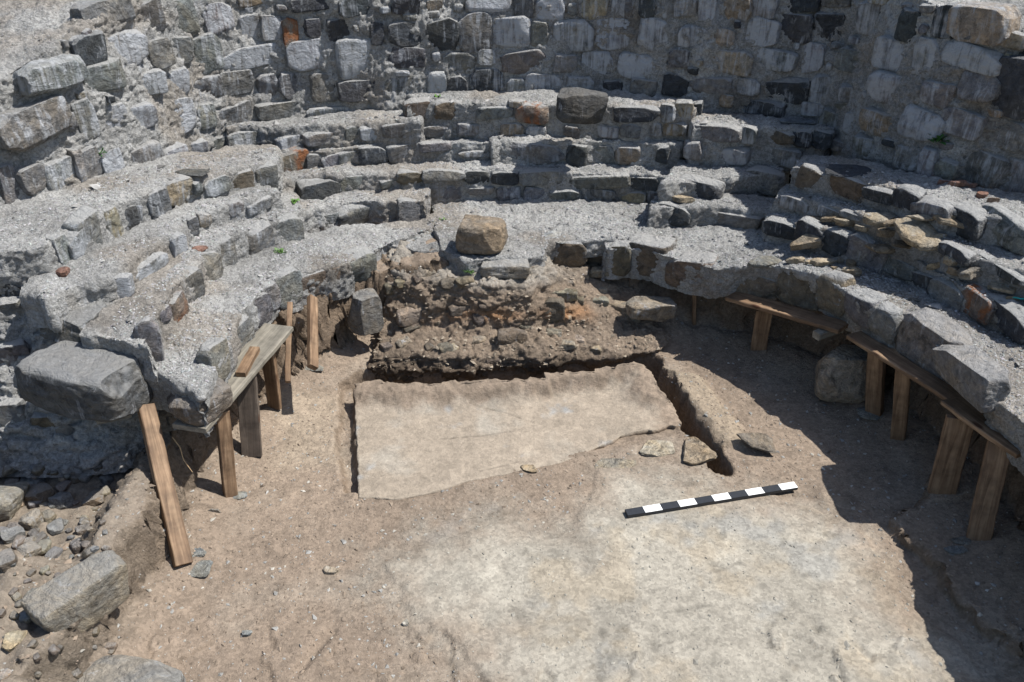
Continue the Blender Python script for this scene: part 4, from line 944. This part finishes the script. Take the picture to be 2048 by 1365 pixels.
def prop(bot, top, ztop, w, t, mat, label, yaw=0, seed=0, zb=None):
    p0 = at(*bot, .0); p0[2] = gz_at(p0[0], p0[1]); p0 = at(*bot, p0[2]) if zb is None else at(*bot, zb)
    p0[2] -= .01; p1 = at(*top, ztop)
    o = beam_mesh(p0, p1, w, t, mat, 'timber_prop', (math.sin(yaw), -math.cos(yaw), 0), seed)
    return tag(o, label, 'timber prop', 'timber props under the ledge')
prop((366, 1128), (292, 812), .62, .088, .05, M_WOOD, 'long orange-brown prop leaning back under the big dark corner stone', R_(38), 1)
prop((461, 990), (444, 822), .555, .075, .045, M_WOOD, 'short pale brown prop under the near end of the weathered plank', R_(35), 2)
prop((504, 910), (492, 735), .57, .12, .03, M_WOOD_D, 'wide dark board prop in the middle under the weathered plank', R_(5), 3)
prop((548, 812), (532, 692), .52, .10, .03, M_WOOD, 'brown board prop under the far part of the weathered plank', R_(-25), 4)
prop((575, 762), (579, 606), .60, .035, .05, M_WOOD, 'thin upright prop just past the end of the weathered plank', R_(10), 5)
prop((625, 733), (625, 596), .56, .065, .04, M_WOOD, 'upright square prop nearest the earth mound on the left', R_(25), 6)
hp_ = cast(1388, 646)[0]; d_ = ray(1389, 574)
prop((1388, 646), (1389, 574), CAM_H + hp_.y * d_[2] / d_[1] + .01, .028, .035, M_WOOD, 'thin stake-like prop under the ledge right of the mound', R_(0), 7, zb=hp_.z)
prop((1516, 705), (1530, 622), .40, .11, .035, M_WOOD, 'broad brown prop under the left part of the right-hand plank', R_(-15), 8, zb=.03)
prop((1748, 830), (1755, 695), .55, .10, .06, M_WOOD, 'squared prop standing just right of the big brown boulder', R_(-40), 9, zb=.03)
prop((1795, 880), (1808, 735), .58, .085, .05, M_WOOD, 'dark brown prop second to the right of the big brown boulder', R_(-30), 10, zb=.03)
prop((1880, 1002), (1922, 835), .57, .14, .05, M_WOOD, 'wide reddish prop with a knot near its top by the right edge', R_(-15), 11, zb=.04)
prop((1955, 1088), (2002, 885), .58, .115, .06, M_WOOD, 'rightmost yellowish-brown prop with a round knot', R_(-25), 12, zb=.05)
def plank(a, za, b, zb_, w, t, mat, label, seed, side=0):
    p0, p1 = at(*a, za), at(*b, zb_)
    if side: p0, p1 = toward([p0, p1], -w * .25)
    return tag(beam_mesh(p0, p1, w, t, mat, 'plank', (0, 0, 1), seed, 20), label, 'plank', 'planks laid on the props')
plank((378, 858), .56, (556, 652), .565, .20, .032, M_WOOD_G, 'long weathered grey plank carried by the left props', 21)
plank((1458, 596), .45, (1680, 660), .56, .14, .03, M_WOOD, 'brown plank under the right ledge left of the big brown boulder', 22, 1)
plank((1700, 672), .575, (1905, 800), .60, .12, .028, M_WOOD, 'narrow brown plank under the right ledge past the big brown boulder', 23, 1)
plank((1890, 800), .60, (2040, 905), .61, .16, .028, M_WOOD, 'rightmost brown plank with its cut end showing at the right edge', 24, 1)
o = beam_mesh(at(482, 752, .585), at(512, 700, .585), .06, .05, M_WOOD, 'wood_block', (0, 0, 1), 25); tag(o, 'short fresh-cut wood block wedged on the weathered plank', 'wood block')
o = beam_mesh(at(192, 838, .60), at(262, 822, .60), .06, .045, M_WOOD_G, 'wood_block', (0, 0, 1), 26); tag(o, 'short grey timber stub jammed under the big dark corner stone', 'wood block')
o = beam_mesh(at(1632, 672, .50), at(1680, 655, .50), .06, .05, M_WOOD_G, 'wood_block', (0, 0, 1), 27); tag(o, 'grey wooden wedge on top of the big brown boulder', 'wood block')

# ------------------------------------------------------------------ scale bar
def scale_bar():
    a, b = at(1252, 1030, .02), at(1591, 974, .02)
    a[2] = gz_at(a[0], a[1]); b[2] = gz_at(b[0], b[1])
    z = max(a[2], b[2], gz_at(*((a + b) / 2)[:2])) + .004
    d = b - a; L = math.hypot(d[0], d[1]); root = empty('scale_bar', (a[0], a[1], z), 'black and white metre rod lying on the pit floor right of centre', 'scale bar')
    root.rotation_euler = (0, 0, math.atan2(d[1], d[0]))
    def box(name, x0, x1, y0, y1, z0, z1, m, bev=.0015):
        import bmesh
        bm = bmesh.new(); bmesh.ops.create_cube(bm, size=1)
        for v in bm.verts: v.co = Vector(((x0 + x1) / 2 + v.co.x * (x1 - x0), (y0 + y1) / 2 + v.co.y * (y1 - y0), (z0 + z1) / 2 + v.co.z * (z1 - z0)))
        bmesh.ops.bevel(bm, geom=bm.edges[:], offset=bev, segments=2, affect='EDGES')
        me = bpy.data.meshes.new(name); bm.to_mesh(me); bm.free(); me.materials.append(m)
        o = bpy.data.objects.new(name, me); COL.objects.link(o); o.parent = root; return o
    box('body', 0, L, -.026, .026, 0, .018, M_BLACK)
    for i in range(10):
        x = L * i / 10
        box('black_segment' if i % 2 == 0 else 'white_segment', x + .0008, x + L / 10 - .0008, -.0255, .0255, .0175, .0205, M_BLACK if i % 2 == 0 else M_WHITE, .0006)
scale_bar()
def bar2(): pass

# ------------------------------------------------------------------ plants, root, pen
def weed(px, py, size, nl, label, seed, mat=M_LEAF, z=None, wide=.3, wallish=False):
    h = cast(px, py); p = np.array(h[0]); r_ = np.random.default_rng(seed)
    V, F = [], []
    for i in range(nl):
        a = r_.uniform(0, 6.28); el = r_.uniform(.3, 1.3); L = size * r_.uniform(.5, 1); w = L * wide * r_.uniform(.7, 1.2)
        d = np.array([math.cos(a) * math.cos(el), math.sin(a) * math.cos(el), math.sin(el)]); s = np.array([-math.sin(a), math.cos(a), 0])
        o_ = np.array([r_.normal(0, size * .3), r_.normal(0, size * .2), 0]); k = len(V)
        for t_, ww in ((0, .15), (.35, .8), (.7, 1), (1, .05)):
            c = o_ + d * L * t_ - np.array([0, 0, .35 * L * t_ * t_]); up = np.array([0, 0, .12 * w])
            V += [c - s * w * ww / 2 + up * ww, c, c + s * w * ww / 2 + up * ww]
        for j in range(3):
            for q_ in range(2): F.append([k + j * 3 + q_, k + j * 3 + q_ + 1, k + j * 3 + q_ + 4, k + j * 3 + q_ + 3])
    o = mk('weed', V, F, mat, None); o.location = p.tolist()
    return tag(o, label, 'weed', 'weeds in the masonry')
weed(940, 545, .05, 60, 'tuft of bright green grassy weed on the soil below the platform step', 1, wide=.16)
weed(968, 552, .03, 24, 'sparse yellowish sprig right of the green tuft below the platform step', 2, wide=.16)
weed(590, 404, .04, 22, 'small round-leaved green weed at the foot of the bench corner below the rust stain', 3, wide=.7)
weed(562, 505, .05, 36, 'thin green sprig on the left bench beside a big tan stone', 4, wide=.18)
weed(873, 195, .045, 12, 'tiny green plant at the foot of the back wall', 5, wide=.6)
weed(199, 308, .06, 26, 'small green plant growing from a joint of the left wall', 6, M_LEAF_D, wide=.3)
weed(1878, 282, .10, 40, 'dark green plant hanging from a joint of the right wall', 7, M_LEAF_D, wide=.35)
weed(886, 440, .035, 10, 'minute green sprout left of the warm brown block', 8, wide=.4)
def tube(pts, r0, r1, mat, name):
    P = resample(np.array(pts), 24); V = []; F = []; k = 6
    for i, p in enumerate(P):
        t_ = P[min(i + 1, 23)] - P[max(i - 1, 0)]; t_ /= np.linalg.norm(t_); s = np.cross(t_, [.3, .9, .1]); s /= np.linalg.norm(s); u = np.cross(s, t_)
        r = r0 + (r1 - r0) * i / 23
        for j in range(k): a = 2 * math.pi * j / k; V.append(p + r * (math.cos(a) * s + math.sin(a) * u))
    for i in range(23):
        for j in range(k): F.append([i * k + j, i * k + (j + 1) % k, (i + 1) * k + (j + 1) % k, (i + 1) * k + j])
    o = mk(name, V, F, mat); return rebase(o, P[-1])
o = tube([at(345, 875, .46), at(360, 895, .42), at(367, 920, .36), at(385, 945, .30)], .004, .0015, M_ROOT, 'root')
tag(o, 'thin pale root dangling between the two front left props', 'root')
h1 = cast(2010, 600)[0]; h2 = cast(2028, 606)[0]
pz = max(h1.z, h2.z) + .02
pr = beam_mesh((h1.x, h1.y, pz), (h1.x + .11, h1.y - .03, pz), .012, .010, M_PEN, 'pen', (0, 0, 1), 5)
tag(pr, 'turquoise pen lying on the right bench near the edge', 'pen')

# ------------------------------------------------------------------ loose chips: gravel on treads, crumbs on soil
def chips(name, pts, sizes, cols, seed):
    r_ = np.random.default_rng(seed); n = len(pts)
    base = np.array([[1, 0, 0], [-1, 0, 0], [0, 1, 0], [0, -1, 0], [0, 0, 1], [0, 0, -1]], float)
    f = np.array([[0, 2, 4], [2, 1, 4], [1, 3, 4], [3, 0, 4], [2, 0, 5], [1, 2, 5], [3, 1, 5], [0, 3, 5]])
    V = base[None] * (1 + r_.uniform(-.35, .35, (n, 6, 3))) + r_.uniform(-.25, .25, (n, 6, 3))
    V = V * sizes[:, None, None] * np.stack([r_.uniform(.7, 1.5, n), r_.uniform(.6, 1.2, n), r_.uniform(.3, .7, n)], 1)[:, None]
    a = r_.uniform(0, 6.28, n); ca, sa = np.cos(a)[:, None], np.sin(a)[:, None]
    x = V[..., 0] * ca - V[..., 1] * sa; y = V[..., 0] * sa + V[..., 1] * ca
    V = np.stack([x, y, V[..., 2] + .25 * x * r_.normal(size=(n, 1))], -1) + pts[:, None]
    F = (f[None] + (np.arange(n) * 6)[:, None, None]).reshape(-1, 3)
    o = mk(name, V.reshape(-1, 3), F, M_CHIP, None, np.repeat(cols, 6, 0), smooth=False)
    return tag(o, kind='stuff')
pts = []
for G in TREADS:
    nu, nv = G.shape[:2]
    A = G[:-1, :-1].reshape(-1, 3); Bq = G[1:, 1:].reshape(-1, 3)
    nn_ = grid_normals(G)[:-1, :-1].reshape(-1, 3); k = np.where((np.abs(nn_[:, 2]) > .55) & (fbm(A, .28, 7, 3) + .5 * rng.normal(size=len(A)) > -.25))[0]
    m = int(len(k) * .8 * (1 if A[:, 2].max() < 1.7 else .2)); k = rng.choice(k, m); t_ = rng.random((m, 1)); pts.append(A[k] * t_ + Bq[k] * (1 - t_))
pts = np.concatenate(pts); n = len(pts)
cl = np.clip(rng.normal(.275, .05, n), .1, .5)[:, None] * np.array([1, .985, .95]) * (1 + rng.uniform(-.05, .05, (n, 3)))
nb = 1500; kb = rng.choice(len(pts), nb); big = pts[kb]; fl_ = rng.random(nb) ** 7 * .022
g2 = chips('stone_chips', big, rng.uniform(.006, .018, nb) + fl_, np.clip(rng.normal(.2, .06, nb), .06, .4)[:, None] * np.array([1, .96, .9]), 8); g2['label'] = 'thumb-sized stone chips lying on the treads'; g2['category'] = 'stone chips'
g_ = chips('gravel', pts, rng.uniform(.003, .006, n) + .006 * rng.random(n) ** 6, cl, 3); g_['label'] = 'fine grey gravel strewn over the benches and wall top'; g_['category'] = 'gravel'
# soil crumbs and pebbles
nS = 22000
X_ = rng.uniform(-2.4, 2.7, nS); Y_ = rng.uniform(2.3, 5.8, nS); Pq = np.stack([X_, Y_, 0 * X_], 1)
dens = .35 + .65 * (sdist(Pq, PALE) > .05); slabp = W3([(708, 778, 0), (1272, 738, 0), (1360, 868, 0), (1200, 900, 0), (930, 965, 0), (718, 998, 0)])
keep = (rng.random(nS) < dens) & (sdist(Pq, slabp) > .02); Pq = Pq[keep]
Pq[:, 2] = [gz_at(x, y) for x, y in Pq[:, :2]]; Pq[:, 2] += .001; n = len(Pq)
sz = .0025 + .010 * rng.random(n) ** 4 + .012 * rng.random(n) ** 40; mix_ = rng.random((n, 1))
cl = np.where(mix_ < .72, col3(.20, .155, .115)[None], np.where(mix_ < .92, col3(.25, .24, .22)[None], col3(.33, .305, .26)[None])) * rng.uniform(.75, 1.2, (n, 1))
pl_ = (sdist(Pq, PALE) < .0)[:, None]; cl = np.where(pl_, col3(.27, .25, .21)[None] * rng.uniform(.75, 1.15, (n, 1)), cl); sz = sz * np.where(pl_[:, 0], .8, 1)
g_ = chips('pebbles', Pq, sz, cl, 4); g_['label'] = 'tiny pebbles and crumbs of soil scattered over the pit floor'; g_['category'] = 'pebbles'
# rubble crumbs on the mound and banks
mv = o_verts(mound); k = rng.choice(len(mv), 2600); pm = mv[k] + rng.normal(0, .004, (2600, 3))
g_ = chips('earth_crumbs', pm[pm[:, 2] > .03], (.004 + .014 * rng.random((pm[:, 2] > .03).sum()) ** 3), np.repeat(col3(.22, .18, .135)[None], (pm[:, 2] > .03).sum(), 0) * rng.uniform(.7, 1.35, ((pm[:, 2] > .03).sum(), 1)), 5)
g_['label'] = 'loose crumbs of earth and stone on the mound'; g_['category'] = 'rubble'

# parts of things whose root is an Empty away from the origin: keep world positions
for root in (benchL, benchC, benchR, wall, endf, plat):
    T = Matrix.Translation(-Vector(root.location))
    for ch in root.children:
        ch.location = Vector(ch.location) - Vector(root.location)
